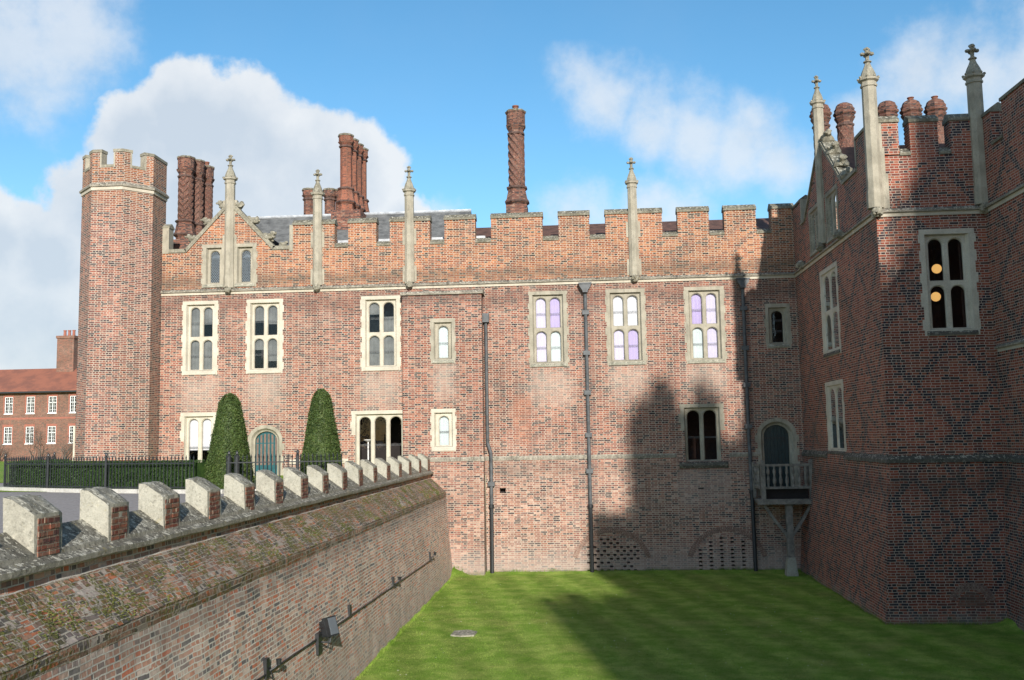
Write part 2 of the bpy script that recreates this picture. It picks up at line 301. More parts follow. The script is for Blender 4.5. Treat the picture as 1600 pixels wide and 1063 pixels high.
def grassmat(name, stripes=True):
    m, n, b = newmat(name); pos, xyz = geo(n)
    a = n.noise(pos, 1.3, 6, .65)
    col = n.mix(n.step(a, .35, .68), (.145,.25,.030), (.27,.345,.072))
    col = n.mix(n.m('MULTIPLY', n.step(n.noise(pos, .5, 5, .6), .5, .72), .5), col, (.31,.31,.09))
    col = n.mix(n.m('MULTIPLY', n.step(n.noise(pos, 3.7, 5, .7), .56, .74), .45), col, (.055,.125,.012))
    if stripes:
        s_ = n.m('SINE', n.m('MULTIPLY', n.m('ADD', n.m('MULTIPLY', xyz[0], .974), n.m('MULTIPLY', xyz[1], .225)), 3.9))
        s_ = n.step(s_, -.8, .8); col = n.mix(1.0, col, n.ramp(s_, [(0, .87), (1, 1.10)]), 'MULTIPLY')
    gm = n.n('ShaderNodeMapping', {0: pos, 3: (1, .45, 1)}).outputs[0]
    fn = n.noise(gm, 55, 4, .75); col = n.mix(1.0, col, n.ramp(fn, [(.3, .45), (.7, 1.6)]), 'MULTIPLY')
    setin(n, b, 'Base Color', col); b.inputs['Roughness'].default_value = .95; b.inputs['Specular IOR Level'].default_value = .1
    bump(n, b, n.m('ADD', fn, n.m('MULTIPLY', a, .5)), .9, .03); return m
M['grass'] = grassmat('lawn_grass'); M['grass2'] = grassmat('far_grass', False)
M['gravel'] = plain('tarmac_path', (.27,.235,.215), .95, 0, .3, 14.0, .4)

# ---------------------------------------------------------------- mesh helpers
class MB:
    def __init__(s): s.v = []; s.f = []; s.mi = []; s.cur = 0; s.smooth = False
    def quad(s, *p):
        k = len(s.v); s.v += [tuple(q) for q in p]; s.f.append(tuple(range(k, k+len(p)))); s.mi.append(s.cur)
    def box(s, x0, x1, y0, y1, z0, z1, F=None):
        F = F or (lambda a, b, c: (a, b, c))
        c = [F(x, y, z) for z in (z0, z1) for y in (y0, y1) for x in (x0, x1)]
        k = len(s.v); s.v += c
        for q in ((0,2,3,1),(4,5,7,6),(0,1,5,4),(2,6,7,3),(0,4,6,2),(1,3,7,5)):
            s.f.append(tuple(k+i for i in q)); s.mi.append(s.cur)
    def prism(s, poly, h0, h1, F):
        """poly list of (a,b); F(a,b,h) -> xyz"""
        k = len(s.v); n = len(poly)
        s.v += [F(a, b, h0) for a, b in poly] + [F(a, b, h1) for a, b in poly]
        for i in range(n):
            j = (i+1) % n; s.f.append((k+i, k+j, k+n+j, k+n+i)); s.mi.append(s.cur)
        s.f.append(tuple(k+i for i in range(n))); s.mi.append(s.cur)
        s.f.append(tuple(k+n+i for i in reversed(range(n)))); s.mi.append(s.cur)
    def strip(s, A, B, closed=False):
        n = len(A)
        for i in range(n if closed else n-1):
            j = (i+1) % n; s.quad(A[i], A[j], B[j], B[i])
    def lathe(s, cx, cy, prof, seg=8, rot=0.0, cap=True, rf=None):
        rings = []
        for (r, z) in prof:
            ring = []
            for i in range(seg):
                a = rot + 2*math.pi*i/seg; rr = r*(rf(a, z) if rf else 1)
                ring.append((cx+rr*math.cos(a), cy+rr*math.sin(a), z))
            rings.append(ring)
        k = len(s.v)
        for rg in rings: s.v += rg
        for j in range(len(rings)-1):
            for i in range(seg):
                i2 = (i+1) % seg
                s.f.append((k+j*seg+i, k+j*seg+i2, k+(j+1)*seg+i2, k+(j+1)*seg+i)); s.mi.append(s.cur)
        if cap:
            s.f.append(tuple(k+i for i in reversed(range(seg)))); s.mi.append(s.cur)
            s.f.append(tuple(k+(len(rings)-1)*seg+i for i in range(seg))); s.mi.append(s.cur)
    def tube(s, pts, r, seg=8, r1=None):
        pts = [Vector(p) for p in pts]; k = len(s.v); n = len(pts)
        for i, p in enumerate(pts):
            d = (pts[min(i+1, n-1)]-pts[max(i-1, 0)]).normalized()
            a = Vector((0, 0, 1)) if abs(d.z) < .9 else Vector((1, 0, 0))
            u = d.cross(a).normalized(); w_ = d.cross(u)
            rr = r if r1 is None else r+(r1-r)*i/(n-1)
            for j in range(seg):
                t = 2*math.pi*j/seg; s.v.append(tuple(p+u*rr*math.cos(t)+w_*rr*math.sin(t)))
        for i in range(n-1):
            for j in range(seg):
                j2 = (j+1) % seg; s.f.append((k+i*seg+j, k+i*seg+j2, k+(i+1)*seg+j2, k+(i+1)*seg+j)); s.mi.append(s.cur)
        s.f.append(tuple(k+j for j in range(seg))); s.mi.append(s.cur)
        s.f.append(tuple(k+(n-1)*seg+j for j in range(seg))); s.mi.append(s.cur)
    def blob(s, c, r, sx=1, sy=1, sz=1, amp=.25, freq=4.0, sub=2):
        bm = bmesh.new(); bmesh.ops.create_icosphere(bm, subdivisions=sub, radius=1.0)
        k = len(s.v); c = Vector(c)
        for v in bm.verts:
            d = 1+amp*mnoise.noise(v.co*freq/2+c*7.3)
            s.v.append((c.x+v.co.x*d*r*sx, c.y+v.co.y*d*r*sy, c.z+v.co.z*d*r*sz))
        for f in bm.faces: s.f.append(tuple(k+v.index for v in f.verts)); s.mi.append(s.cur)
        bm.free()
    def polyface(s, outer, holes, F):
        bm = bmesh.new(); es = []
        for lp in [outer]+holes:
            vs = [bm.verts.new((a, b, 0)) for a, b in lp]
            for i in range(len(vs)): es.append(bm.edges.new((vs[i], vs[(i+1) % len(vs)])))
        bmesh.ops.triangle_fill(bm, use_beauty=True, use_dissolve=False, edges=es, normal=(0, 0, 1))
        bm.verts.index_update(); k = len(s.v)
        for v in bm.verts: s.v.append(F(v.co.x, v.co.y))
        for f in bm.faces: s.f.append(tuple(k+v.index for v in f.verts)); s.mi.append(s.cur)
        bm.free()
    def build(s, name, mats, parent=None, origin=None, smooth=False):
        if not isinstance(mats, (list, tuple)): mats = [mats]
        o0 = Vector(origin) if origin is not None else Vector((0, 0, 0))
        if parent is not None and origin is None: o0 = Vector(parent.get('_o', (0, 0, 0)))
        me = bpy.data.meshes.new(name)
        me.from_pydata([(a-o0.x, b-o0.y, c-o0.z) for a, b, c in s.v], [], s.f)
        uvl = me.uv_layers.new(name='UVMap').data
        for p in me.polygons:
            p.material_index = s.mi[p.index]; p.use_smooth = smooth
            nn = p.normal; h = math.hypot(nn.x, nn.y)
            if h < .25:
                for li in p.loop_indices:
                    c = me.vertices[me.loops[li].vertex_index].co; uvl[li].uv = (c.x+o0.x, c.y+o0.y)
            else:
                tx, ty = -nn.y/h, nn.x/h
                if tx < -1e-3 or (abs(tx) <= 1e-3 and ty < 0): tx, ty = -tx, -ty
                for li in p.loop_indices:
                    c = me.vertices[me.loops[li].vertex_index].co
                    uvl[li].uv = ((c.x+o0.x)*tx+(c.y+o0.y)*ty, (c.z+o0.z)/h)
        for m in mats: me.materials.append(m)
        o = bpy.data.objects.new(name, me); scene.collection.objects.link(o)
        if parent is not None:
            o.parent = parent; po = Vector(parent.get('_o', (0, 0, 0))); o.location = o0-po
        else: o.location = o0
        o['_o'] = tuple(o0)
        return o
def thing(name, label, cat, loc, group=None):
    o = bpy.data.objects.new(name, None); scene.collection.objects.link(o); o.location = loc; o['_o'] = tuple(loc)
    o.empty_display_size = .3
    return tag(o, label, cat, group)
def tag(o, label=None, cat=None, group=None, kind=None):
    if label: o['label'] = label
    if cat: o['category'] = cat
    if group: o['group'] = group
    if kind: o['kind'] = kind
    return o
def clone(o, loc, parent=None, label=None):
    c = o.copy(); scene.collection.objects.link(c); c.location = loc
    if parent is not None: c.parent = parent
    if label: c['label'] = label
    for ch in list(o.children):
        clone(ch, ch.location, c)
    return c
def wallgrid(mb, F, u0, u1, z0, z1, holes=(), depth=.45, us=(), zs=(), back=None):
    """F(u,d,z)->xyz, d = depth into the wall; real openings with reveals"""
    U = sorted({round(x, 4) for x in [u0, u1]+list(us)+[h[0] for h in holes]+[h[1] for h in holes] if u0 <= x <= u1})
    Z = sorted({round(x, 4) for x in [z0, z1]+list(zs)+[h[2] for h in holes]+[h[3] for h in holes] if z0 <= x <= z1})
    def inside(a, b):
        return any(h[0] < a < h[1] and h[2] < b < h[3] for h in holes)
    for i in range(len(U)-1):
        run = None
        for j in range(len(Z)-1):
            if not inside((U[i]+U[i+1])/2, (Z[j]+Z[j+1])/2):
                mb.quad(F(U[i], 0, Z[j]), F(U[i+1], 0, Z[j]), F(U[i+1], 0, Z[j+1]), F(U[i], 0, Z[j+1]))
    for (a, b, c, d) in holes:
        q = depth
        mb.quad(F(a, 0, c), F(a, q, c), F(a, q, d), F(a, 0, d)); mb.quad(F(b, 0, c), F(b, q, c), F(b, q, d), F(b, 0, d))
        mb.quad(F(a, 0, c), F(b, 0, c), F(b, q, c), F(a, q, c)); mb.quad(F(a, 0, d), F(b, 0, d), F(b, q, d), F(a, q, d))
def arch_pts(x0, x1, z0, z1, rise, n=6):
    """outline from bottom-left, bottom-right, up and over; 2n+1 arc points"""
    xc, hw, zs = (x0+x1)/2, (x1-x0)/2, z1-rise
    P = [(x0, z0), (x1, z0)]; A = []
    for i in range(2*n+1):
        t = math.pi*i/(2*n); c, s_ = math.cos(t), math.sin(t)
        A.append((xc+hw*(abs(c)**.85)*(1 if c > 0 else -1), zs+rise*(abs(s_)**1.0)*(.90+.10*(1-abs(c)))))
    return P+A
def rect_pts(x0, x1, z0, z1, zs, n=6):
    """points on the rectangle matching arch_pts"""
    xc = (x0+x1)/2; P = [(x0, z0), (x1, z0)]
    for i in range(2*n+1):
        t = i/n
        if t <= .5: P.append((x1, zs+(z1-zs)*t*2))
        elif t <= 1.5: P.append((x1+(x0-x1)*(t-.5), z1))
        else: P.append((x0, z1+(zs-z1)*(t-1.5)*2))
    return P
def front(Y): return lambda u, d, z: (u, Y+d, z)
def side(X): return lambda u, d, z: (X+d, u, z)
holes_main = []
def window(root, F, c, z0, z1, wd_, lights, rows, blinds=None, quoin=.25, sillm='sill', label=None, mat='stone', glassm='glass', bars=1, mx=.125, splay=.06, openbottom=False, pd=.13, dp=1.0):
    """stone window: (c,z0,z1,wd_) = clear opening in the wall. lights per row, rows of lights.
    blinds: blinds or painted pane reflections, dict (col,row)->(material, frac0, frac1)"""
    a, b = c-wd_/2, c+wd_/2
    mb = MB()
    # quoined jambs butt-stacked
    z = z0; k = 0; rn = random.Random(int(c*100)+int(z0*10))
    while z < z1-.01:
        h = min(rn.choice([.27, .33, .38, .45]), z1-z)
        if z1-(z+h) < .15: h = z1-z
        e = quoin*.88 if k % 2 == 0 else quoin*.62
        e2 = quoin*.88 if k % 2 == 0 else quoin*.64
        mb.box(a-e-rn.uniform(0, .03), a, -.018-.004*(k % 2), .26, z, z+h, F)
        mb.box(b, b+e2+rn.uniform(0, .03), -.018-.004*(k % 2), .26, z, z+h, F)
        z += h; k += 1
    mb.box(a-quoin*.8, b+quoin*.8, -.024, .26, z1, z1+.17, F)
    if not openbottom: mb.box(a-quoin*.75, b+quoin*.75, -.020, .26, z0-.20, z0, F)
    # splayed inner frame + tracery plate
    mt = .135; mul = mt
    li_x0, li_x1 = a+mx, b-mx
    lw = (li_x1-li_x0-mul*(lights-1))/lights
    bt = .06 if not openbottom else 0
    lh = (z1-z0-mx*.8-bt-mul*(rows-1))/rows
    F0 = [F(p[0], 0.0, p[1]) for p in ((a, z0), (b, z0), (b, z1), (a, z1))]
    cells = []
    for r_ in range(rows):
        for q in range(lights):
            cx0 = a+splay if q == 0 else li_x0+q*(lw+mul)-mul/2
            cx1 = b-splay if q == lights-1 else li_x0+q*(lw+mul)+lw+mul/2
            lz0 = z0+bt+r_*(lh+mul); lz1 = lz0+lh
            cz0 = z0 if r_ == 0 else lz0-mul/2; cz1 = z1-.03 if r_ == rows-1 else lz1+mul/2
            cells.append((q, r_, li_x0+q*(lw+mul), li_x0+q*(lw+mul)+lw, lz0, lz1, cx0, cx1, cz0, cz1))
    mb.quad(F(a, .0, z0), F(a+splay, pd, z0), F(a+splay, pd, z1-.03), F(a, .0, z1))
    mb.quad(F(b, .0, z0), F(b-splay, pd, z0), F(b-splay, pd, z1-.03), F(b, .0, z1))
    mb.quad(F(a, .0, z1), F(b, .0, z1), F(b-splay, pd, z1-.03), F(a+splay, pd, z1-.03))
    mb.quad(F(a, -.01, z0+.001), F(b, -.01, z0+.001), F(b-splay, pd, z0+.04), F(a+splay, pd, z0+.04))
    rise = lw*.42
    for (q, r_, x0, x1, lz0, lz1, cx0, cx1, cz0, cz1) in cells:
        zs = lz1-rise
        o1 = arch_pts(x0, x1, lz0, lz1, rise); o2 = arch_pts(x0+.035, x1-.035, lz0+.02, lz1-.035, rise*.95)
        rr = rect_pts(cx0, cx1, cz0, cz1, zs)
        mb.strip([F(p[0], pd, p[1]) for p in rr], [F(p[0], pd, p[1]) for p in o1], True)
        mb.strip([F(p[0], pd, p[1]) for p in o1], [F(p[0], pd+.05*dp, p[1]) for p in o2], True)
        mb.strip([F(p[0], pd+.05*dp, p[1]) for p in o2], [F(p[0], pd+.12*dp, p[1]) for p in o2], True)
    wo = mb.build('window', M[mat], root)
    if label: wo['label'] = label
    gb = MB(); bb = MB()
    for (q, r_, x0, x1, lz0, lz1, *_r) in cells:
        o2 = arch_pts(x0+.03, x1-.03, lz0+.01, lz1-.03, rise*.95)
        g = MB(); g.quad(*[F(p[0], pd+.085*dp, p[1]) for p in o2]); g.build('pane', M[glassm], wo)
        for k in range(bars):
            zz = lz0+(lz1-lz0)*(k+1)/(bars+1)*(.88 if bars == 1 else 1)
            for dz in (0, .055):
                bb = MB(); bb.box(x0+.03, x1-.03, pd+.066*dp, pd+.078*dp, zz-.008+dz, zz+.008+dz, F); bb.build('glazing_bar', M['lead'], wo)
        bl = (blinds or {}).get((q, r_)) or (blinds or {}).get('all')
        if bl:
            m_, f0, f1 = bl; bo = MB()
            zA, zB = lz0-.02+(lz1-lz0+.04)*f0, lz0-.02+(lz1-lz0+.04)*f1
            pl = []
            for i in range(9):
                pl.append((x0-.05+(x1-x0+.1)*i/8, .012*(i % 2)))
            for i in range(8):
                bo.quad(F(pl[i][0], pd+.16+pl[i][1], zA), F(pl[i+1][0], pd+.16+pl[i+1][1], zA), F(pl[i+1][0], pd+.16+pl[i+1][1], zB), F(pl[i][0], pd+.16+pl[i][1], zB))
            bo.build('blind', M[m_], wo)  # the grey ones are painted pane reflections, not blinds
    if not openbottom:
        sb = MB()
        sb.prism([(-.06, z0-.18), (-.06, z0-.10), (.0, z0-.012), (.1, z0-.012), (.1, z0-.18)], a-quoin*.45, b+quoin*.45, lambda p, q_, h: F(h, p, q_))
        sb.build('sill', M[sillm], wo)
    return wo
def room(root, F, c, z0, z1, wd_, deep=2.2, m='dark'):
    mb = MB(); a, b = c-wd_/2-.9, c+wd_/2+.9; A, B = z0-.4, z1+.4
    d0, d1 = .47, .47+deep
    mb.quad(F(a, d1, A), F(b, d1, A), F(b, d1, B), F(a, d1, B))
    mb.quad(F(a, d0, A), F(a, d1, A), F(a, d1, B), F(a, d0, B)); mb.quad(F(b, d0, A), F(b, d1, A), F(b, d1, B), F(b, d0, B))
    mb.quad(F(a, d0, A), F(b, d0, A), F(b, d1, A), F(a, d1, A)); mb.quad(F(a, d0, B), F(b, d0, B), F(b, d1, B), F(a, d1, B))
    wa, wb = c-wd_/2, c+wd_/2
    for q in (((a, A), (wa, A), (wa, B), (a, B)), ((wb, A), (b, A), (b, B), (wb, B)), ((wa, A), (wb, A), (wb, z0), (wa, z0)), ((wa, z1), (wb, z1), (wb, B), (wa, B))):
        mb.quad(*[F(p[0], d0-.01, p[1]) for p in q])
    return mb.build('room_lining', M[m], root)
def arched_door(root, F, c, z0, z1, wd_, ring, slabm, wallm, panels=False, hood=True, planks=6):
    """arched stone surround; returns rect hole for the wall"""
    a, b = c-wd_/2, c+wd_/2; rise = wd_*.42
    oo = arch_pts(a-ring, b+ring, z0, z1+ring, rise+ring*.7); oi = arch_pts(a, b, z0, z1, rise); oi2 = arch_pts(a+.06, b-.06, z0, z1-.06, rise*.96)
    hole = (a-ring-.12, b+ring+.12, z0, z1+ring+.08)
    mb = MB()
    mb.strip([F(*q) for q in [(p[0], -.02, p[1]) for p in oo]][1:]+[F(oo[0][0], -.02, oo[0][1])], [F(p[0], -.02, p[1]) for p in oi][1:]+[F(oi[0][0], -.02, oi[0][1])])
    mid = arch_pts(a-ring*.35, b+ring*.35, z0, z1+ring*.35, rise+ring*.3)
    def seq(o, d): return [F(p[0], d, p[1]) for p in o[1:]]+[F(o[0][0], d, o[0][1])]
    mb = MB()
    mb.strip(seq(oo, .05), seq(oo, -.03)); mb.strip(seq(oo, -.03), seq(mid, -.02)); mb.strip(seq(mid, -.02), seq(oi, .10)); mb.strip(seq(oi, .10), seq(oi2, .13)); mb.strip(seq(oi2, .13), seq(oi2, .34))
    # jamb quoins
    k = 0; z = z0
    while z < z1-rise-.1:
        if k % 2 == 0:
            mb.box(a-ring-.10, a-ring+.004, -.022, .05, z, z+.3, F); mb.box(b+ring-.004, b+ring+.10, -.022, .05, z, z+.3, F)
        z += .3; k += 1
    mb.build('door_surround', M['stone'], root)
    sp = MB(); rr = rect_pts(hole[0], hole[1], z0, hole[3], z1-rise)
    sp.strip([F(p[0], 0, p[1]) for p in rr][1:]+[F(rr[0][0], 0, rr[0][1])], [F(p[0], 0, p[1]) for p in oo][1:]+[F(oo[0][0], 0, oo[0][1])])
    sp.build('wall_spandrel', wallm, root)
    d = MB(); pl = arch_pts(a+.05, b-.05, z0, z1-.05, rise*.96, 6)
    d.quad(*[F(p[0], .30, p[1]) for p in pl])
    def archz(x):
        t = (x-c)/((wd_-.1)/2); return z1-.05-rise*.96+rise*.96*math.sqrt(max(0, 1-abs(t)**2.2))*.97
    n = planks; pw = (wd_-.12)/n
    for i in range(n):
        x0 = a+.06+i*pw; x1 = x0+pw-.018
        zt = min(archz(x0), archz(x1))-.02
        d.prism([(x0, z0+.01), (x1, z0+.01), (x1, archz(x1)-.02), (x0, archz(x0)-.02)], .265, .30, lambda p, q, h: F(p, h, q))
    do = d.build('door', slabm, root)
    if panels:
        for i in range(n):
            x0 = a+.06+i*pw+.035; x1 = x0+pw-.018-.07
            g = MB(); g.prism([(x0, z0+.5), (x1, z0+.5), (x1, archz(x1)-.12), (x0, archz(x0)-.12)], .255, .267, lambda p, q, h: F(p, h, q))
            g.build('door_panel', M['doorglass'], do)
    h = MB(); h.tube([F(a+.2, .22, z0+1.0), F(a+.2, .24, z0+.86)], .018, 6); h.box(a+.16, a+.24, .245, .27, z0+.98, z0+1.03, F)
    h.build('handle', M['iron'], do)
    for zz in (z0+.35, z1-rise-.15):
        hb = MB(); hb.box(a+.08, b-.2, .252, .264, zz, zz+.05, F); hb.build('hinge_strap', M['iron'] if not panels else slabm, do)
    return hole
def pinnacle(root, F, c, zb, zcol, ztip, shaft=.26, quoins=True, mask=True, zq=None):
    """octagonal shaft engaged in the wall, moulded collar, concave spirelet and cross finial"""
    cx, cy, _z = F(c, 0, 0)
    mb = MB(); r0 = shaft
    mb.lathe(cx, cy, [(r0*1.1, zb), (r0*1.1, zb+.5), (r0, zb+.65), (r0*.96, zcol-.16)], 8, math.pi/8)
    mb.lathe(cx, cy, [(r0*1.10, zcol-.16), (r0*1.13, zcol-.10), (r0*1.0, zcol-.06), (r0*1.02, zcol), (r0*1.35, zcol+.05), (r0*1.4, zcol+.12), (r0*1.1, zcol+.16)], 8, math.pi/8)
    if quoins:
        z = zb+.05; k = 0; top = zq or 10.35
        while z < top-.2:
            h = min([.75, 1.05][k % 2], top-z); e = [.10, .0][k % 2]+r0
            mb.box(c-e, c+e, -.016, .2, z, z+h, F)
            z += h; k += 1
    po = mb.build('pinnacle', M['stone'], root)
    sp = MB(); zs = zcol+.14; H = ztip-zs
    sp.lathe(cx, cy, [(r0*1.08, zs), (r0*1.02, zs+H*.10), (r0*.80, zs+H*.24), (r0*.52, zs+H*.37), (r0*.38, zs+H*.46), (r0*.36, zs+H*.50), (r0*.56, zs+H*.52), (r0*.54, zs+H*.55), (r0*.32, zs+H*.58)], 8, math.pi/8)
    for i in range(8):
        a = math.pi/8+i*math.pi/4; sp.blob((cx+r0*1.28*math.cos(a), cy+r0*1.28*math.sin(a), zs+.01), r0*.24, 1, 1, .9, .3, 4, 1)
    sp.build('spirelet', M['stonew'], po)
    fn = MB(); zf = zs+H*.57; hh = ztip-zf
    fn.lathe(cx, cy, [(r0*.26, zf), (r0*.28, zf+hh*.3), (r0*.42, zf+hh*.5), (r0*.28, zf+hh*.68), (r0*.36, zf+hh*.82), (r0*.28, zf+hh*.95), (.04, ztip)], 8)
    for dx, dy in ((1, 0), (-1, 0), (0, 1), (0, -1)):
        fn.blob((cx+dx*r0*.62, cy+dy*r0*.62, zf+hh*.5), r0*.36, 1, 1, .8, .3, 5, 1)
        fn.blob((cx+dx*r0*.28, cy+dy*r0*.34, zf+hh*.86), r0*.2, 1, 1, 1, .3, 5, 1)
    fn.build('finial', M['stonew'], po)
    if mask:
        g = MB(); x, y, z = F(c, -.16, zb-.12); rn = random.Random(int(cx*31+cy))
        g.blob((x, y, z), .17, 1, 1, 1.1, .45, 4, 2)
        for i in range(6):
            q = F(c+rn.uniform(-.13, .13), -.2-rn.uniform(0, .1), zb-.12+rn.uniform(-.14, .16)); g.blob(q, rn.uniform(.05, .085), 1, 1, 1, .5, 5, 1)
        q0 = F(c-.07, -.31, zb-.17); g.blob(q0, .06, 1, 1, .7, .3, 4, 1)
        g.build('grotesque', M['stonew'], po, smooth=False)
    return po
def chimney(root, cx, cy, z0, ztop, r, style='spiral', m='chimney', pot=False, turns=2.2, zbase=None, crown=.95, seg=64, dome=False):
    mb = MB(); zb = zbase if zbase is not None else z0+.55
    mb.lathe(cx, cy, [(r*1.3, z0), (r*1.3, zb-.95), (r*1.62, zb-.86), (r*1.66, zb-.76), (r*1.48, zb-.66), (r*1.22, zb-.2), (r*1.38, zb-.12), (r*1.38, zb-.06), (r*1.08, zb)], 8, math.pi/8)
    zs0, zs1 = zb, ztop-crown
    n = 84; prof = [(r, zs0+(zs1-zs0)*i/n) for i in range(n+1)]
    L = zs1-zs0
    if style == 'spiral':
        rf = lambda a, z: .97+.16*max(0, math.cos(4*a+math.pi*turns*8*(z-zs0)/L/2.0))**4+.16*max(0, -math.cos(4*a+math.pi*turns*8*(z-zs0)/L/2.0))**4
    elif style == 'zigzag':
        def rf(a, z):
            k = abs(((a/(math.pi*2))*8) % 2-1); return 1+.12*max(-.5, math.cos(2*math.pi*((z-zs0)/.34+k*.9)))
    elif style == 'lattice':
        rf = lambda a, z: 1+.09*max(math.cos(5*a+9*(z-zs0)), math.cos(5*a-9*(z-zs0)))**3
    else: rf = None
    mb.lathe(cx, cy, prof, seg if rf else 8, 0 if rf else math.pi/8, True, rf)
    sc = lambda a, z: 1+.05*abs(math.cos(4*a))
    zc = zs1; c_ = crown
    mb.lathe(cx, cy, [(r*1.12, zc-.05), (r*1.15, zc), (r*1.02, zc+.03), (r*1.05, zc+c_*.12), (r*1.22, zc+c_*.22), (r*1.36, zc+c_*.30), (r*1.38, zc+c_*.36), (r*1.2, zc+c_*.40)], 8, math.pi/8)
    if dome: mb.lathe(cx, cy, [(r*1.25, zc+c_*.40), (r*1.48, zc+c_*.48), (r*1.5, zc+c_*.56), (r*1.3, zc+c_*.62), (r*1.36, zc+c_*.72), (r*1.2, zc+c_*.78), (r*1.05, zc+c_*.92), (r*.6, zc+c_)], 8, math.pi/8)
    else: mb.lathe(cx, cy, [(r*1.16, zc+c_*.40), (r*1.2, zc+c_*.45), (r*1.2, zc+c_*.86), (r*1.3, zc+c_*.90), (r*1.3, zc+c_*.97), (r*1.05, zc+c_)], 32, 0, True, lambda a, z: 1+.07*abs(math.cos(4*a))-.03)
    o = mb.build('chimney', M[m], root)
    for zr, rr in ((zb-.80, 1.68), (zb-.09, 1.42), (zs1-.02, 1.2)):
        rg = MB(); rg.lathe(cx, cy, [(r*rr*.9, zr-.07), (r*rr, zr-.05), (r*rr*1.03, zr), (r*rr, zr+.04), (r*rr*.88, zr+.06)], 8, math.pi/8); rg.build('moulding', M['soot'], o)
    if not dome:
      cp = MB(); cp.lathe(cx, cy, [(r*1.31, ztop-.09), (r*1.36, ztop-.03), (r*1.2, ztop+.02), (r*.75, ztop+.02), (r*.7, ztop-.1)], 32, 0, False, lambda a, z: 1+.055*math.cos(8*a))
      cp.build('crown_cap', M['coping'], o)
    if pot:
        p = MB(); hp = .14 if dome else .28; p.lathe(cx, cy, [(r*.42, ztop-.05), (r*.36, ztop+hp*.7), (r*.45, ztop+hp*.78), (r*.45, ztop+hp), (r*.33, ztop+hp)], 14); p.build('chimney_pot', M['chimney_red'], o)
    return o
def coping_bar(u0, u1, z0, z1, F, root, m='coping', th=.5, over=.05):
    """saddleback coping over a merlon or crenel sill"""
    mb = MB()
    mb.prism([(-over, z0), (-over, z0+(z1-z0)*.35), (th*.45, z1), (th*.55, z1), (th+over, z0+(z1-z0)*.35), (th+over, z0)], u0-.03, u1+.03, lambda p, q, h: F(h, p, q))
    return mb.build('coping', M[m], root)
def merlon(root, F, u0, u1, zs, zt, wallm, th=.5, copm='coping', cop=.30):
    mb = MB(); mb.box(u0, u1, 0, th, zs, zt-cop, F)
    o = mb.build('merlon', wallm, root)
    coping_bar(u0, u1, zt-cop, zt, F, o, copm, th)
    return o
def string_course(root, F, u0, u1, ztop, m1='band', m2='bandwhite', hh=.24, ends=(0, 0)):
    mb = MB(); prof = [(0, ztop-hh), (-.05, ztop-hh), (-.07, ztop-hh*.5)]
    mb.prism([(.05, ztop-hh), (-.045, ztop-hh), (-.055, ztop-hh*.45), (.05, ztop-hh*.45)], u0, u1, lambda p, q, h: F(h, p, q))
    o = mb.build('string_course', M[m2], root)
    m_ = MB(); m_.prism([(.05, ztop-hh*.45), (-.13, ztop-hh*.45), (-.14, ztop-hh*.2), (-.02, ztop+.05), (.05, ztop+.05)], u0, u1, lambda p, q, h: F(h, p, q))
    m_.build('weathering', M[m1], o)
    return o
def voussoir_arch(root, F, c, zc, Ro, Ri, a0, a1, m, n=None, proud=.014, depth=.08):
    mb = MB(); n = n or int((a1-a0)*(Ro+Ri)/2/.088)
    for i in range(n):
        t0 = a0+(a1-a0)*i/n; t1 = a0+(a1-a0)*(i+.76)/n
        poly = [(c+Ri*math.cos(t0), zc+Ri*math.sin(t0)), (c+Ro*math.cos(t0), zc+Ro*math.sin(t0)), (c+Ro*math.cos(t1), zc+Ro*math.sin(t1)), (c+Ri*math.cos(t1), zc+Ri*math.sin(t1))]
        mb.prism(poly, -proud-.004*(i % 3), depth, lambda p, q, h: F(p, h, q))
    return mb.build('relieving_arch', m, root)
def crocket(root, F, u, z, s=.2, k=0):
    """small carved beast crouching on a gable coping"""
    mb = MB(); rn = random.Random(k); cx = rn.choice([-1, 1])
    mb.blob(F(u, .2, z+s*.5), s*.75, 1.1, 1, .8, .5, 4, 2); mb.blob(F(u+cx*s*.7, .2, z+s*1.0), s*.42, 1, 1, 1, .5, 5, 2)
    mb.blob(F(u-cx*s*.6, .2, z+s*.9), s*.35, 1, 1, 1.2, .5, 5, 1); mb.blob(F(u+cx*s*1.1, .1, z+s*.9), s*.22, 1, 1, .8, .4, 5, 1)
    for i in range(4): mb.blob(F(u+rn.uniform(-s, s), .2+rn.uniform(-.12, .12), z+rn.uniform(0, s)), s*.28, 1, 1, 1, .5, 5, 1)
    return mb.build('gable_beast', M['stonew'], root)
# ================================================================ ground
GZ = -6.16; PZ = -1.6
mb = MB(); nx, ny = 60, 110
def gz(x, y):
    z = GZ+.03*mnoise.noise(Vector((x*.3, y*.3, 0)))+.012*mnoise.noise(Vector((x*1.4, y*1.4, 3)))
    z += .42*math.exp(-((x-13.5)**2/.16+(y-32.2)**2/.3)) + .42*math.exp(-((x+6.0)**2/.18+(y-44.3)**2/.5)) + .07*math.exp(-((y-44.7)**2)/.06)
    return z
for i in range(nx):
    for j in range(ny):
        x0, x1 = -7.5+22.0*i/nx, -7.5+22.0*(i+1)/nx; y0, y1 = .5+45.0*j/ny, .5+45.0*(j+1)/ny
        mb.quad((x0, y0, gz(x0, y0)), (x1, y0, gz(x1, y0)), (x1, y1, gz(x1, y1)), (x0, y1, gz(x0, y1)))
tag(mb.build('moat_lawn', M['grass']), kind='structure')
mb = MB()
mb.quad((-900, -600, PZ), (900, -600, PZ), (900, .8, PZ), (-900, .8, PZ)); mb.quad((-900, .8, PZ), (-7.5, .8, PZ), (-7.5, 50, PZ), (-900, 50, PZ)); mb.quad((-900, 50, PZ), (900, 50, PZ), (900, 1600, PZ), (-900, 1600, PZ))
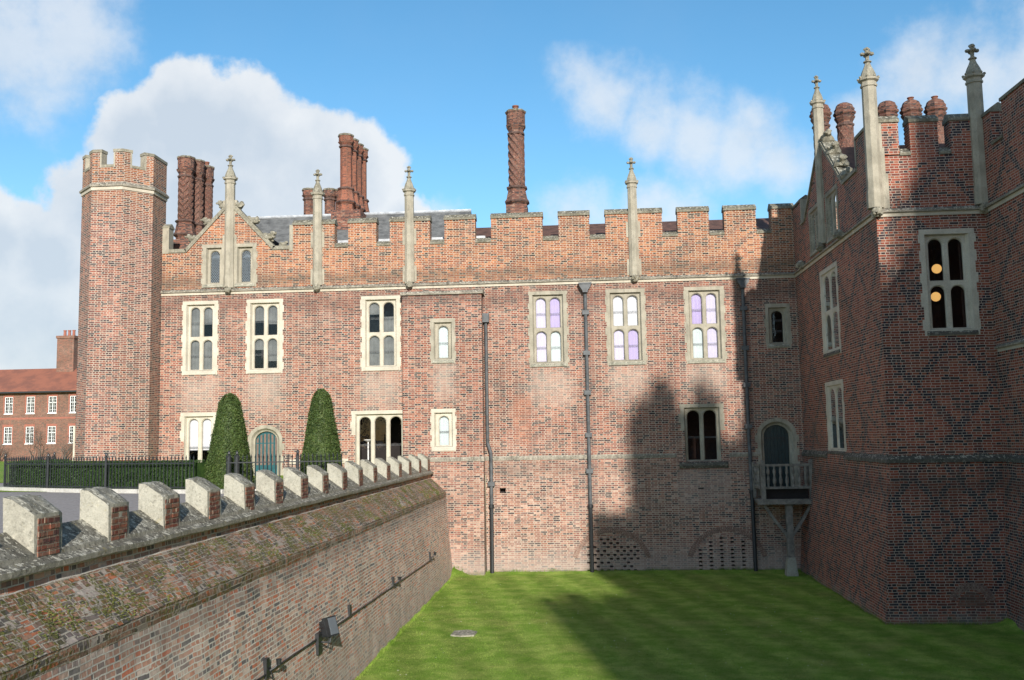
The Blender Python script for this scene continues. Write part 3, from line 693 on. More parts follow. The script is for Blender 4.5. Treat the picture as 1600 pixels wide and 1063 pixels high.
mb.quad((-7.6, .8, PZ), (14, .8, PZ), (14, .8, -6.5), (-7.6, .8, -6.5))
tag(mb.build('forecourt', M['gravel']), kind='structure')
mb = MB(); mb.quad((-140, 41, PZ+.02), (-22.3, 41, PZ+.02), (-24.2, 99.9, PZ+.02), (-140, 99.9, PZ+.02))
tag(mb.build('forecourt_lawn', M['grass2']), kind='structure')
mb = MB(); mb.quad((-24.2, 33.6, PZ+.012), (-7.7, 30.4, PZ+.012), (-7.7, 45.1, PZ+.012), (-20, 45.1, PZ+.012)); tag(mb.build('garden_ground', M['grass2']), kind='structure')

# ================================================================ main range
pr = thing('palace_range', 'long red brick palace front with battlements and small gable, between octagonal turret and projecting wing', 'palace', (-5.3, 45, PZ))
def bat(z): return 0 if z > -.9 else .05+(-.9-z)*.05
FM = lambda u, d, z: (u, 45+d-bat(z), z)
FB = lambda u, d, z: (u, 44.4+d-bat(z), z)
F45 = front(45.0); F44 = front(44.4)
big = [(-18.35, 1.38), (-15.17, 1.42), (-9.53, 1.5), (-1.57, 1.45), (2.06, 1.45), (5.71, 1.45)]
bl = {0: {(0,1): ('blindg',0,1), (1,1): ('blindg',.42,1), (0,0): ('blindg',.0,1), (1,0): ('blindg',0,1)}, 1: {(0,1): ('blindg',.5,1), (1,1): ('blindg',.38,1), (0,0): ('blindg',.62,1), (1,0): ('blindg',.25,1)}, 2: {(0,1): ('blindg',.6,1), (1,1): ('blindg',0,.52), (0,0): ('blindg',0,1), (1,0): ('blindg',.0,1)},
      3: {(0,1): ('blindp',0,1), (1,1): ('blindl',0,1), (0,0): ('blindp',0,1), (1,0): ('blindc',0,1)},
      4: {(0,1): ('blindw',0,1), (1,1): ('blindw',0,1), (0,0): ('blindp',0,1), (1,0): ('blindl',0,1)},
      5: {(0,1): ('blindl',0,1), (1,1): ('blindp',0,1), (0,0): ('blindc',0,1), (1,0): ('blindp',0,1)}}
wl = {3: 'window with pale lilac and white blinds', 4: 'window with white and lilac blinds', 5: 'window with lilac and white blinds', 0: 'window with grey panes', 1: 'window with grey panes', 2: 'window with grey panes'}
HL, HR = [], []
for i, (c, wd_) in enumerate(big):
    window(pr, F45, c, 3.44, 6.66, wd_, 2, 2, bl[i], quoin=.24, label=wl[i], mat='stonecream' if i < 3 else 'stone', sillm='stonecream' if i < 3 else 'sill')
    (HL if c < -4.64 else HR).append((c-wd_/2, c+wd_/2, 3.44, 6.66)); room(pr, F45, c, 3.44, 6.66, wd_)
window(pr, F45, -18.35, -1.35, 1.27, 1.4, 2, 1, {'all': ('blindw', .40, 1)}, mat='stonecream', openbottom=True, label='ground floor window with white blinds half drawn'); HL.append((-19.05, -17.65, -1.35, 1.27)); room(pr, F45, -18.35, -1.35, 1.27, 1.4)
window(pr, F45, -9.6, -1.35, 1.21, 2.32, 3, 1, None, mat='stonecream', openbottom=True, bars=1, label='three-light ground floor window with dark panes'); HL.append((-10.76, -8.44, -1.35, 1.21)); room(pr, F45, -9.6, -1.35, 1.21, 2.32, 3.0)
window(pr, F45, 5.4, -1.25, 1.22, 1.62, 2, 1, None, bars=1, label='two-light window with dark panes in the shade', sillm='band'); HR.append((4.59, 6.21, -1.25, 1.22)); room(pr, F45, 5.4, -1.25, 1.22, 1.62, 2.6, 'warmdark')
window(pr, F45, 9.03, 4.08, 5.76, .84, 1, 1, None, bars=2, quoin=.19, label='small single-light window with a dark pane', mx=.14); HR.append((8.61, 9.45, 4.08, 5.76)); room(pr, F45, 9.03, 4.08, 5.76, .84)
HL.append(arched_door(pr, F45, -15.1, PZ, .56, 1.2, .23, M['tealb'], M['wall'], panels=True))
HR.append(arched_door(pr, F45, 8.75, -2.82, .42, 1.26, .25, M['teal'], M['wall'], planks=7))
# vent and pierced relieving arches
HR.append((-3.97, -3.69, -2.55, -2.32)); HR.append((5.1, 5.38, -2.49, -2.43))
RHc = .086
def pierced(c, cols, rows, rmax, zc, stagger):
    rn = random.Random(int(c*10))
    for j in range(rows):
        z = -6.106+j*RHc*2
        for i in range(cols[0]):
            x = c+(i-(cols[0]-1)/2)*cols[1]+(stagger if j % 2 else 0)
            if (x-c)**2+(z-zc)**2 > rmax**2 or rn.random() < cols[2]: continue
            HR.append((round(x-cols[3]/2, 3), round(x+cols[3]/2, 3), round(z, 3), round(z+RHc*.98, 3)))
pierced(1.1, (8, .30, .18, .14), 9, 1.42, -6.02, .13)
pierced(6.28, (6, .48, .04, .16), 9, 1.45, -6.03, .0)
mb = MB()
wallgrid(mb, FM, -20.6, -4.6, -1.7, 7.3, HL, .45, zs=(-.9, -.901)); wallgrid(mb, FM, -4.6, 9.96, -6.4, 7.3, HR, .30, zs=(-.9, -.901))
mb.cur = 1; mb.quad((-4.6, 45.32, -6.4), (9.96, 45.32, -6.4), (9.96, 45.32, -2.2), (-4.6, 45.32, -2.2))
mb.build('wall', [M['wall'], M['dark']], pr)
F41 = lambda u, d, z: (u, 45+d-bat(z), z)
for c in (1.1, 6.28):
    voussoir_arch(pr, F41, c, -6.02, 1.86, 1.63, .30, math.pi-.30, M['voussoir'])
# bay (stair turret) with its own string and windows
HB = [(-6.9, -6.05, 3.68, 5.41), (-6.91, -6.06, -.38, 1.2)]
window(pr, F44, -6.475, 3.68, 5.41, .85, 1, 1, {'all': ('blindc', 0, 1)}, quoin=.19, bars=1, mx=.17, label='small single-light window with a pale blind'); room(pr, F44, -6.475, 3.68, 5.41, .85, .5)
window(pr, F44, -6.485, -.38, 1.2, .85, 1, 1, {'all': ('blindc', 0, 1)}, quoin=.19, bars=1, mx=.17, label='small lower single-light window with a pale blind', mat='stonecream', sillm='stonecream'); room(pr, F44, -6.485, -.38, 1.2, .85, .5)
mb = MB(); wallgrid(mb, FB, -8.38, -4.64, -6.4, 6.72, HB, .45, zs=(-.9, -.901))
for z0, z1 in ((-6.4, -.901), (-.9, 6.72)):
    for X in (-8.38, -4.64): mb.quad(FB(X, 0, z0), (X, 45.05, z0), (X, 45.05, z1), FB(X, 0, z1))
mb.quad((-8.38, 44.4, 6.72), (-4.64, 44.4, 6.72), (-4.64, 45.1, 6.72), (-8.38, 45.1, 6.72))
bay = mb.build('stair_bay', M['bay'], pr)
mb = MB(); mb.prism([(-.09, 6.72), (-.10, 6.80), (-.02, 6.90), (.62, 6.94), (.62, 6.72)], -8.46, -4.56, lambda p, q, h: (h, 44.4+p, q)); mb.build('weathering', M['band'], bay)
# plinth course along the moat
def plinth(root, F, u0, u1, m='band'):
    mb = MB(); n = max(2, int((u1-u0)/.6)); 
    for i in range(n):
        a, b = u0+(u1-u0)*i/n, u0+(u1-u0)*(i+1)/n-.004; o = random.uniform(-.006, .006)
        mb.prism([(.06, -1.06+o), (-.07, -1.06+o), (-.085, -.94), (-.006, -.77+o), (.06, -.77+o)], a, b, lambda p, q, h: F(h, p, q))
    return mb.build('plinth_course', M[m], root)
plinth(pr, front(45), -4.64, 2.2); plinth(pr, front(45), 2.2, 4.2); plinth(pr, front(45), 6.6, 7.95); plinth(pr, front(44.4), -8.38, -4.60); plinth(pr, front(45), -20.3, -19.3, 'bandwhite'); plinth(pr, front(45), -13.9, -11.1, 'bandwhite')
mb = MB(); mb.prism([(.06, -1.55), (-.10, -1.55), (-.16, -1.42), (-.14, -1.30), (-.0, -1.245), (.06, -1.245)], 4.3, 6.5, lambda p, q, h: (h, 45+p-.02, q)); mb.build('window_ledge', M['banddark'], pr)
string_course(pr, front(45), -20.5, 9.94, 7.36)
# parapet
mer = [(-13.81,-11.77),(-11.1,-9.73),(-9.07,-7.13),(-6.43,-4.95),(-4.19,-1.74),(-.98,.48),(1.23,3.89),(4.61,6.07),(6.77,8.24),(8.92,9.98)]
mb = MB(); mb.box(-13.81, 9.96, 45.0, 45.5, 7.30, 9.25); mb.build('parapet_wall', M['parapet'], pr)
for i, (a, b) in enumerate(mer):
    merlon(pr, front(45), a, b, 9.25, 10.70, M['parapet'])
    if i < len(mer)-1: coping_bar(b+.03, mer[i+1][0]-.03, 9.25, 9.52, front(45), pr)
mb = MB(); mb.box(-13.98, -13.81, 44.97, 45.5, 9.15, 10.42); mb.build('merlon_quoin', M['stone'], pr)
# small gable
gx, gr = -16.95, 2.15
gwin = [(-17.72, .76), (-16.18, .76)]
gp = [(-20.55, 7.30), (-13.81, 7.30), (-13.81, 9.25), (gx+gr-.02, 9.25), (gx, 11.50), (gx-gr+.02, 9.25), (-20.55, 9.25)]
gh = [[(c-w_/2, 7.66), (c+w_/2, 7.66), (c+w_/2, 9.42), (c-w_/2, 9.42)] for c, w_ in gwin]
mb = MB(); mb.polyface(gp, gh, lambda a, b: (a, 45.0, b)); mb.polyface(gp, gh, lambda a, b: (a, 45.42, b))
mb.build('gable_wall', M['parapet'], pr)
for c, w_ in gwin:
    window(pr, F45, c, 7.66, 9.42, w_, 1, 1, None, quoin=.26, glassm='lattice', bars=0, mx=.13, label='small leaded gable window', mat='stone'); room(pr, F45, c, 7.66, 9.42, w_, .8)
def slope_coping(root, F, u0, z0, u1, z1, th=.5, t=.17):
    L = math.hypot(u1-u0, z1-z0); nx_, nz_ = -(z1-z0)/L, (u1-u0)/L
    if nz_ < 0: nx_, nz_ = -nx_, -nz_
    mb = MB()
    P = lambda a, b: (u0+(u1-u0)*a+nx_*b, z0+(z1-z0)*a+nz_*b)
    n = 4
    for i in range(n):
        A, B = i/n, (i+1)/n-.003
        poly = [P(A, -.02), P(B, -.02), P(B, t*.55), P(A, t*.55)]
        mb.prism(poly, -.07, th+.04, lambda p, q, h: F(p, h, q))
        poly = [P(A, t*.55), P(B, t*.55), P(B, t), P(A, t)]
        mb.prism(poly, -.02, th, lambda p, q, h: F(p, h, q))
    return mb.build('coping', M['stonew'], root)
slope_coping(pr, F45, gx-gr, 9.25, gx, 11.55); slope_coping(pr, F45, gx+gr, 9.25, gx, 11.55)
slope_coping(pr, F45, gx+gr, 9.25, -13.98, 9.251); slope_coping(pr, F45, -19.98, 9.25, gx-gr, 9.251)
mb = MB(); mb.box(-20.6, -19.98, 44.97, 45.5, 9.2, 10.5); me_ = mb.build('merlon', M['stone'], pr); coping_bar(-20.6, -19.98, 10.48, 10.72, F45, me_, 'stonew')
for k, t in enumerate((.15, .5, .85)):
    for s_ in (-1, 1): crocket(pr, F45, gx+s_*gr*t*1.03, 11.70-2.3*t, .32, k*2+s_)
crocket(pr, F45, -14.35, 9.38, .22, 9)
pinnacle(pr, F45, gx, 7.42, 12.72, 14.02, .25, zq=11.75)
for c in (-12.6, -8.12, 2.53): pinnacle(pr, F45, c, 7.42, 11.80, 13.12, .235, zq=10.35)
# roofs
def roof(root, x0, x1, ye, yr, ze, zr, m, yb=None):
    mb = MB(); yb = yb or 2*yr-ye
    mb.prism([(ye, ze), (yr, zr), (yb, ze)], x0, x1, lambda p, q, h: (h, p, q)); return mb.build('roof', m, root)
roof(pr, -20.2, -5.7, 46.3, 50, 9.35, 12.02, M['slate']); roof(pr, -5.6, 13.0, 45.9, 49, 9.4, 10.86, M['tile'])
mb = MB(); mb.tube([(-20.2, 50, 12.03), (-5.7, 50, 12.03)], .09, 6); mb.build('ridge_roll', M['leadflat'], pr)
mb = MB(); mb.prism([(gx-gr, 9.2), (gx, 11.35), (gx+gr, 9.2)], 45.43, 50, lambda p, q, h: (p, h, q)); mb.build('gable_roof', M['slate'], pr)
mb = MB(); mb.box(-20.2, -4.6, 45.5, 46.32, 9.0, 9.15); mb.box(-13.6, -4.6, 46.25, 46.33, 9.15, 9.85); mb.build('lead_gutter', M['leadflat'], pr)
mb = MB(); mb.box(-20.3, 13.2, 53.5, 54, PZ, 9.4); mb.box(-20.5, -20.2, 45.5, 54, PZ, 9.4); mb.build('rear_wall', M['gate'], pr)
# chimneys of the main range
chimney(pr, -20.25, 47.5, 10.3, 14.74, .345, 'zigzag', zbase=11.45, crown=1.0)
chimney(pr, -20.02, 48.35, 10.3, 14.80, .31, 'zigzag', zbase=11.45, crown=1.0, pot=False)
chimney(pr, -19.85, 49.25, 10.3, 14.72, .30, 'spiral', zbase=11.45, crown=1.0, pot=True)
mb = MB(); mb.box(-20.9, -19.3, 46.9, 50.2, 9.2, 10.32); mb.build('chimney_base', M['chimney'], pr)
for i in range(4): chimney(pr, -12.2+.07*i, 49.0+.85*i, 11.9, 16.08, .31, 'plain', m='chimney_red', zbase=13.25, crown=.62)
mb = MB(); mb.box(-12.85, -11.3, 48.4, 52.2, 10.2, 11.92); mb.build('chimney_base', M['chimney'], pr)
for i, x in enumerate((-14.76, -13.65, -13.1)): chimney(pr, x, 51+.2*i, 11.2, 13.76, .29, 'plain', m='chimney', zbase=11.9, crown=.55)
chimney(pr, -3.0, 46.3, 11.0, 16.05, .37, 'spiral', zbase=12.25, crown=1.15, pot=True, turns=1.6)
mb = MB(); mb.box(-3.52, -2.5, 45.8, 46.85, 9.2, 11.25); mb.build('chimney_base', M['chimney'], pr)
# downpipes
def downpipe(X, ztop, head, brackets, low=-3.15, Xl=None, zj=-.55):
    Xl = X if Xl is None else Xl
    mb = MB(); y = 44.90
    if head == 'funnel':
        mb.prism([(-.28, ztop), (.28, ztop), (.26, ztop-.13), (.13, ztop-.32), (.11, ztop-.42), (-.11, ztop-.42), (-.13, ztop-.32), (-.26, ztop-.13)], 44.66, 44.99, lambda p, q, h: (X+p, h, q))
        mb.box(X-.31, X+.31, 44.63, 44.99, ztop-.03, ztop+.04)
    else:
        mb.box(X-.16, X+.16, 44.70, 44.99, ztop-.42, ztop)
    po = mb.build('rainwater_head', M['lead'], pr)
    mb = MB(); yb = lambda z: 44.90-bat(z)-.03
    mb.tube([(X, y, ztop-.4), (X, y, zj+.25), (X, y-.0, zj+.1), (Xl, 44.78, zj-.35), (Xl, yb(-1.3), -1.35), (Xl, yb(low), low)], .082, 10)
    pi = mb.build('downpipe', M['lead'], pr)
    mb = MB(); mb.tube([(Xl, yb(low)-.01, low), (Xl, yb(-6.2)-.01, -6.25)], .09, 10); mb.lathe(Xl, yb(low)-.01, [(.115, low-.12), (.125, low-.1), (.125, low+.03), (.1, low+.05)], 10); mb.build('iron_pipe', M['iron'], pi)
    for z in brackets:
        xx = X if z > zj else Xl; yy = y if z > zj else yb(z)
        mb = MB(); mb.box(xx-.155, xx+.155, yy-.10, yy+.12, z-.10, z+.10); mb.build('bracket', M['lead'], pi)
downpipe(-4.5, 5.82, 'box', (-2.12,), low=-3.1, Xl=-4.34, zj=-.35)
downpipe(.2, 7.10, 'funnel', (5.75, 3.85, 2.0, .05, -1.6))
downpipe(7.48, 7.10, 'funnel', (5.75, 3.9, 2.2, .3), low=-2.6)
mb = MB(); mb.box(-25.05, -24.7, 45.9, 46.3, PZ, .95); mb.box(-24.95, -24.8, 45.86, 45.9, .2, .7)
tag(mb.build('gate_pier', M['stonecream']), 'slim pale stone gate pier at the left foot of the octagonal brick turret', 'gate pier')
# ================================================================ octagonal turret
ot = thing('octagonal_turret', 'tall octagonal red brick corner turret with crenellated top and a stone string course', 'turret', (-22.07, 44.6, PZ))
TX, TY, TR = -22.07, 44.6, 1.91; rot = math.pi/8
mb = MB(); mb.lathe(TX, TY, [(TR+.02, PZ-.1), (TR, 12.0), (TR, 12.28), (TR, 13.06)], 8, rot); mb.lathe(TX, TY, [(TR-.4, 12.3), (TR-.4, 13.06)], 8, rot, False); mb.build('wall', M['tower'], ot)
mb = MB(); mb.lathe(TX, TY, [(TR-.1, 11.90), (TR+.05, 11.90), (TR+.06, 12.06)], 8, rot, False); s_ = mb.build('string_course', M['bandwhite'], ot)
mb = MB(); mb.lathe(TX, TY, [(TR-.1, 12.06), (TR+.13, 12.06), (TR+.14, 12.14), (TR+.01, 12.27)], 8, rot, False); mb.build('weathering', M['band'], s_)
def oct(i, r): return (TX+r*math.cos(rot+i*math.pi/4), TY+r*math.sin(rot+i*math.pi/4))
def lerp2(a, b, t): return (a[0]+(b[0]-a[0])*t, a[1]+(b[1]-a[1])*t)
for i in range(8):
    V_, Pv, Nx = (lambda r: oct(i, r)), (lambda r: oct(i-1, r)), (lambda r: oct(i+1, r))
    t = .30; full = (i == 7 or i == 0)
    def seg(t0, t1, r0, r1, z0, z1, m, nm, par):
        mb = MB()
        for (o_) in ((Pv, 1), (Nx, 1)):
            w_ = o_[0]
            # facet between i-1,i is facet normal; keep +x facet solid
            solid = (o_[0] is Nx and i == 7) or (o_[0] is Pv and i == 0)
            tt1 = .5 if solid else t1; tt0 = t0
            poly = [lerp2(V_(r0), w_(r0), tt0), lerp2(V_(r0), w_(r0), tt1), lerp2(V_(r1), w_(r1), tt1), lerp2(V_(r1), w_(r1), tt0)]
            mb.prism(poly, z0, z1, lambda p, q, h: (p, q, h))
        return mb.build(nm, m, par)
    mo = seg(0, t-.055, TR, TR-.4, 13.06, 13.72, M['tower'], 'merlon', ot)
    seg(0, t+.02, TR+.03, TR-.43, 13.72, 13.86, M['stonew'], 'coping', mo)
    for w_, sol in ((Pv, i == 0), (Nx, i == 7)):
        if sol: continue
        mb = MB()
        poly = [lerp2(V_(TR+.012), w_(TR+.012), t-.055), lerp2(V_(TR+.012), w_(TR+.012), t), lerp2(V_(TR-.41), w_(TR-.41), t), lerp2(V_(TR-.41), w_(TR-.41), t-.055)]
        mb.prism(poly, 13.0, 13.72, lambda p, q, h: (p, q, h)); mb.build('quoin', M['stone'], mo)
    if i != 7:
        mb = MB(); poly = [lerp2(V_(TR+.035), Nx(TR+.035), t), lerp2(V_(TR+.035), Nx(TR+.035), 1-t), lerp2(V_(TR-.43), Nx(TR-.43), 1-t), lerp2(V_(TR-.43), Nx(TR-.43), t)]
        mb.prism(poly, 13.0, 13.12, lambda p, q, h: (p, q, h)); mb.build('crenel_sill', M['stonew'], ot)
# ================================================================ projecting wing
wg = thing('projecting_wing', 'shaded dark red brick wing with black diamond pattern and pinnacles, projecting at the right', 'palace wing', (11.7, 38.8, GZ))
XW, YC, XR = 9.94, 32.58, 13.5
def bs(z): return 0 if z > -.9 else .05+(-.9-z)*.083
def bf(z): return 0 if z > -.9 else .04+(-.9-z)*.034
FS = lambda u, d, z: (XW+d-bs(z), u-bf(z)*(1-(u-YC)/12.42), z)
FF = lambda u, d, z: (u-bs(z)*(1-(u-XW)/3.56), YC+d-bf(z), z)
S_ = side(XW); Ff = front(YC)
HS = [(38.02, 40.32, 3.22, 6.42), (38.02, 40.32, -.72, 1.84)]
window(wg, S_, 39.17, 3.22, 6.42, 2.3, 2, 2, {'all': ('blindg', 0, 1)}, quoin=.26, label='upper window on the shaded side wall', mat='stonecream', mx=.10, sillm='banddark', pd=.03, dp=.4); window(wg, S_, 39.17, -.72, 1.84, 2.3, 2, 1, {'all': ('blindc', 0, 1)}, quoin=.26, label='lower window on the shaded side wall', mat='stonecream', sillm='banddark', pd=.03, dp=.4, mx=.10)
HF = [(11.46, 12.88, 3.28, 6.48)]
window(wg, Ff, 12.17, 3.28, 6.48, 1.42, 2, 2, None, quoin=.23, label='front window with two glowing globe lamps behind dark panes', mat='stonecream', sillm='banddark', bars=0)
room(wg, Ff, 12.0, 3.28, 6.48, 1.42, 4.5, 'warmdark')
mb = MB(); wallgrid(mb, FS, YC, 45.05, -6.5, 7.3, HS, .45, zs=(-.9, -.901)); wallgrid(mb, FF, XW, XR, -6.5, 7.3, HF, .25, zs=(-.9, -.901))
mb.quad((11.8, YC+.0, -5.8), (12.8, YC+.0, -5.8), (12.8, YC+.0, -5.0), (11.8, YC+.0, -5.0))
mb.build('wall', M['wing'], wg)
voussoir_arch(wg, FF, 12.32, -5.52, .66, .42, .15, math.pi-.15, M['voussoir'], 17, .02)
mb = MB(); mb.prism([(12.32+.40*math.cos(t*math.pi/12), -5.62+.46*math.sin(t*math.pi/12)) for t in range(13)], -.006, .02, lambda p, q, h: FF(p, h, q)); mb.build('arch_infill', M['house'], wg)
plinth(wg, FS, YC-.07, 37.8, 'banddark'); plinth(wg, FS, 40.55, 45.0, 'banddark'); plinth(wg, FF, XW-.09, XR, 'banddark')
string_course(wg, S_, YC-.14, 45, 7.36); string_course(wg, Ff, XW-.14, XR, 7.36)
# side gable
ga, gb_ = 39.5, 3.17
gp = [(YC, 7.30), (45.05, 7.30), (45.05, 9.25), (ga+gb_, 9.25), (ga, 11.85), (ga-gb_, 9.25), (YC, 9.25)]
gwn = [(38.1, 1.5), (41.0, 1.5)]
gh = [[(c-w_/2, 7.68), (c+w_/2, 7.68), (c+w_/2, 9.36), (c-w_/2, 9.36)] for c, w_ in gwn]
mb = MB(); mb.polyface(gp, gh, lambda a, b: (XW, a, b)); mb.polyface(gp, gh, lambda a, b: (XW+.45, a, b)); mb.build('gable_wall', M['wing'], wg)
for c, w_ in gwn:
    window(wg, S_, c, 7.68, 9.36, w_, 2, 1, None, quoin=.24, bars=0, label='two-light gable window in the shade', mat='stonew', pd=.04, dp=.5); room(wg, S_, c, 7.68, 9.36, w_, .8)
slope_coping(wg, S_, ga-gb_, 9.25, ga, 11.9); slope_coping(wg, S_, ga+gb_, 9.25, ga, 11.9); slope_coping(wg, S_, 34.5, 9.25, ga-gb_, 9.251); slope_coping(wg, S_, ga+gb_, 9.25, 43.4, 9.251)
for k, t in enumerate((.12, .42, .72, .98)):
    crocket(wg, S_, ga-gb_*t, 12.0-2.65*t, .36, 20+k)
for k, t in enumerate((.3, .75)): crocket(wg, S_, ga+gb_*t, 12.0-2.65*t, .3, 30+k)
pinnacle(wg, S_, ga, 7.60, 13.42, 14.68, .22, zq=11.7)
for u in (36.62, 43.16):
    g = MB(); g.blob((XW-.16, u, 7.4), .19, 1, 1, 1, .5, 4, 2); g.blob((XW-.3, u-.05, 7.36), .12, 1, 1, 1, .5, 5, 2); g.blob((XW-.2, u+.12, 7.52), .09, 1, 1, 1, .5, 5, 1); g.build('grotesque', M['stonew'], wg)
mb = MB(); mb.box(XW+.002, 10.82, YC, YC+.5, 9.25, 10.36); mb.box(XW, XW+.5, YC+.5, 34.46, 9.25, 10.36); mo = mb.build('merlon', M['wing'], wg)
coping_bar(XW, 10.82, 10.36, 10.66, Ff, mo); coping_bar(YC+.5, 34.46, 10.36, 10.66, S_, mo)
mb = MB(); mb.box(XW-.02, XW+.5, 34.46, 34.62, 9.2, 10.4); mb.build('merlon_quoin', M['stonew'], wg)
mb = MB(); mb.box(XW-.02, XW+.5, 43.25, 43.4, 9.2, 10.4); mb.build('merlon_quoin', M['stone'], wg)
merlon(wg, S_, 43.4, 45.0, 9.25, 10.62, M['wing'])
mb = MB(); mb.box(XW, XR, YC+.002, YC+.5, 7.30, 9.20); mb.build('parapet_wall', M['wing'], wg)
merlon(wg, Ff, 11.18, 12.11, 9.20, 10.64, M['wing']); merlon(wg, Ff, 12.50, XR, 9.20, 10.64, M['wing'])
coping_bar(10.85, 11.15, 9.20, 9.50, Ff, wg); coping_bar(12.14, 12.47, 9.20, 9.50, Ff, wg)
pinnacle(wg, Ff, 9.93, 7.42, 11.78, 13.02, .25, quoins=False); pinnacle(wg, Ff, 13.40, 7.42, 11.74, 12.97, .25, quoins=False)
mb = MB(); mb.box(10.1, 10.40, YC-.02, YC+.3, 7.42, 8.6); mb.box(10.1, 10.32, YC-.018, YC+.3, 8.6, 9.5); mb.box(10.1, 10.26, YC-.02, YC+.3, 9.5, 10.36); mb.build('corner_quoin', M['stone'], wg)
mb = MB(); mb.prism([(36.3, 9.3), (39.5, 11.6), (42.7, 9.3)], 10.39, 20, lambda p, q, h: (h, p, q)); mb.build('roof', M['tile'], wg)
for i, (x, st, pt) in enumerate(((10.42, 'lattice', False), (11.42, 'lattice', False), (13.2, 'spiral', False), (14.2, 'spiral', True), (15.2, 'lattice', True))):
    chimney(wg, x, 41.0, 10.6, 13.95, .315, st, m='chimney', zbase=11.3, crown=.95, pot=pt, dome=True)
mb = MB(); mb.box(20, 20.4, 14, 54, GZ, 9.3); mb.box(10.3, 20, 44.5, 54, 7.5, 9.3); mb.build('rear_wall', M['gate'], wg)
# ================================================================ return wall at the right edge
rw = thing('return_wall', 'dark brick wall with battlements at the right edge, meeting the wing in a shaded corner', 'wall', (XR, 23, GZ))
def br_(z): return 0 if z > -.9 else .04+(-.9-z)*.05
FR = lambda u, d, z: (XR+d-br_(z), u, z)
mb = MB(); wallgrid(mb, FR, 9.0, 32.62, -6.5, 9.2, [], zs=(-.9, -.901)); mb.quad((XR, 9, -6.5), (14.2, 9, -6.5), (14.2, 9, 9.2), (XR, 9, 9.2)); mb.quad((XR+.5, 9, 2), (XR+.5, 32.6, 2), (XR+.5, 32.6, 9.2), (XR+.5, 9, 9.2)); mb.build('wall', M['wing'], rw)
Sr = side(XR); plinth(rw, FR, 9, 32.55, 'banddark'); string_course(rw, Sr, 9, 32.45, 7.36); string_course(rw, Sr, 9, 32.3, 2.68, hh=.2)
merlon(rw, Sr, 31.72, 32.45, 9.2, 10.62, M['wing']); coping_bar(30.95, 31.7, 9.2, 9.48, Sr, rw)
u = 30.92
while u > 10: merlon(rw, Sr, u-1.7, u, 9.2, 10.68, M['wing']); coping_bar(u-2.37, u-1.73, 9.2, 9.48, Sr, rw); u -= 2.4
# ================================================================ gatehouse beyond the right-hand edge of view (casts the long shade)
gt = thing('gatehouse', 'great brick gatehouse with stepped battlements outside the frame, its shade lying across the moat', 'gatehouse', (18, -11, PZ))
mb = MB()
mb.box(8.9, 12.6, -14, -8, PZ-.1, 10.8); mb.box(12.6, 14.4, -14, -8.003, PZ-.1, 15.9); mb.box(14.4, 21.1, -14, -8.006, PZ-.1, 19.3); mb.box(21.1, 40, -14, -8.009, PZ-.1, 30)
mb.build('wall', M['gate'], gt)
for (a, b, zb, zt) in ((8.9, 9.6, 10.8, 13.2), (9.6, 10.0, 10.8, 12.7), (10.0, 11.0, 10.8, 13.6), (11.0, 11.4, 10.8, 12.9), (11.4, 12.6, 10.8, 13.4), (12.6, 14.4, 15.9, 18.5), (14.4, 14.8, 19.3, 22.9), (14.8, 15.5, 19.3, 23.7), (15.5, 15.8, 19.3, 24.4), (15.8, 16.4, 19.3, 24.7), (16.4, 16.8, 19.3, 24.2), (16.8, 17.45, 19.3, 23.2), (17.45, 17.7, 19.3, 24.2), (17.7, 18.15, 19.3, 24.6), (18.15, 18.75, 19.3, 23.9), (18.75, 19.6, 19.3, 21.8), (19.6, 20.0, 19.3, 22.9), (20.0, 20.3, 19.3, 22.1), (20.3, 20.55, 19.3, 25.2), (20.55, 20.8, 19.3, 23.2), (20.8, 21.1, 19.3, 25.8)):
    mb = MB(); mb.box(a+.004, b, -14, -13.4, zb, zt); mb.build('merlon', M['gate'], gt)
# ================================================================ moat wall on the left
mw = thing('moat_wall', 'low brick retaining wall of the moat with mossy sloping top and stone battlements, running from the lower left toward the bay', 'moat wall', (-6.8, 22, GZ))
YS = [1.0+i*.25 for i in range(int((44.36-1)/.25)+1)]+[44.38]
def sweep(prof, nm, m, amp=.012, par=None):
    mb = MB(); rings = []
    for y in YS:
        rings.append([(x+amp*mnoise.noise(Vector((0, y*1.3, z*1.5)))*2, y, z+amp*.8*mnoise.noise(Vector((5, y*1.1, z)))*2) for x, z in prof])
    k = len(mb.v); n = len(prof)
    for r_ in rings: mb.v += r_
    for j in range(len(rings)-1):
        for i in range(n-1):
            mb.f.append((k+j*n+i, k+j*n+i+1, k+(j+1)*n+i+1, k+(j+1)*n+i)); mb.mi.append(0)
    mb.quad(*rings[0]) if n > 2 else None
    return mb.build(nm, m, par or mw)
fz_ = [-6.6+(-2.66+6.6)*i/7 for i in range(8)]
sweep([(-6.04-(z+6.6)*.088, z) for z in fz_], 'wall', M['moatbrick'])
sweep([(-6.388, -2.66), (-6.382, -2.60), (-6.378, -2.52), (-6.385, -2.455), (-6.40, -2.43)], 'brick_course', M['mossbrick'], .012)
sl_ = [(-6.378+(-.687)*t, -2.44+(.63)*t+.02*math.sin(t*math.pi)) for t in [i/6 for i in range(7)]]
sweep(sl_, 'weathered_slope', M['mossbrick'], .014)
sweep([(-7.06, -1.86), (-7.075, -1.72), (-7.085, -1.57)], 'upper_wall', M['moatbrick'], .01)
YS_ = YS
sweep([(-7.12, -1.60), (-6.96, -1.595), (-6.955, -1.52), (-7.09, -1.455), (-7.10, -1.39), (-7.30, -1.25), (-7.50, -1.105), (-7.58, -1.13), (-7.60, -1.3), (-7.60, -1.75)], 'coping', M['copinglichen'], .008)
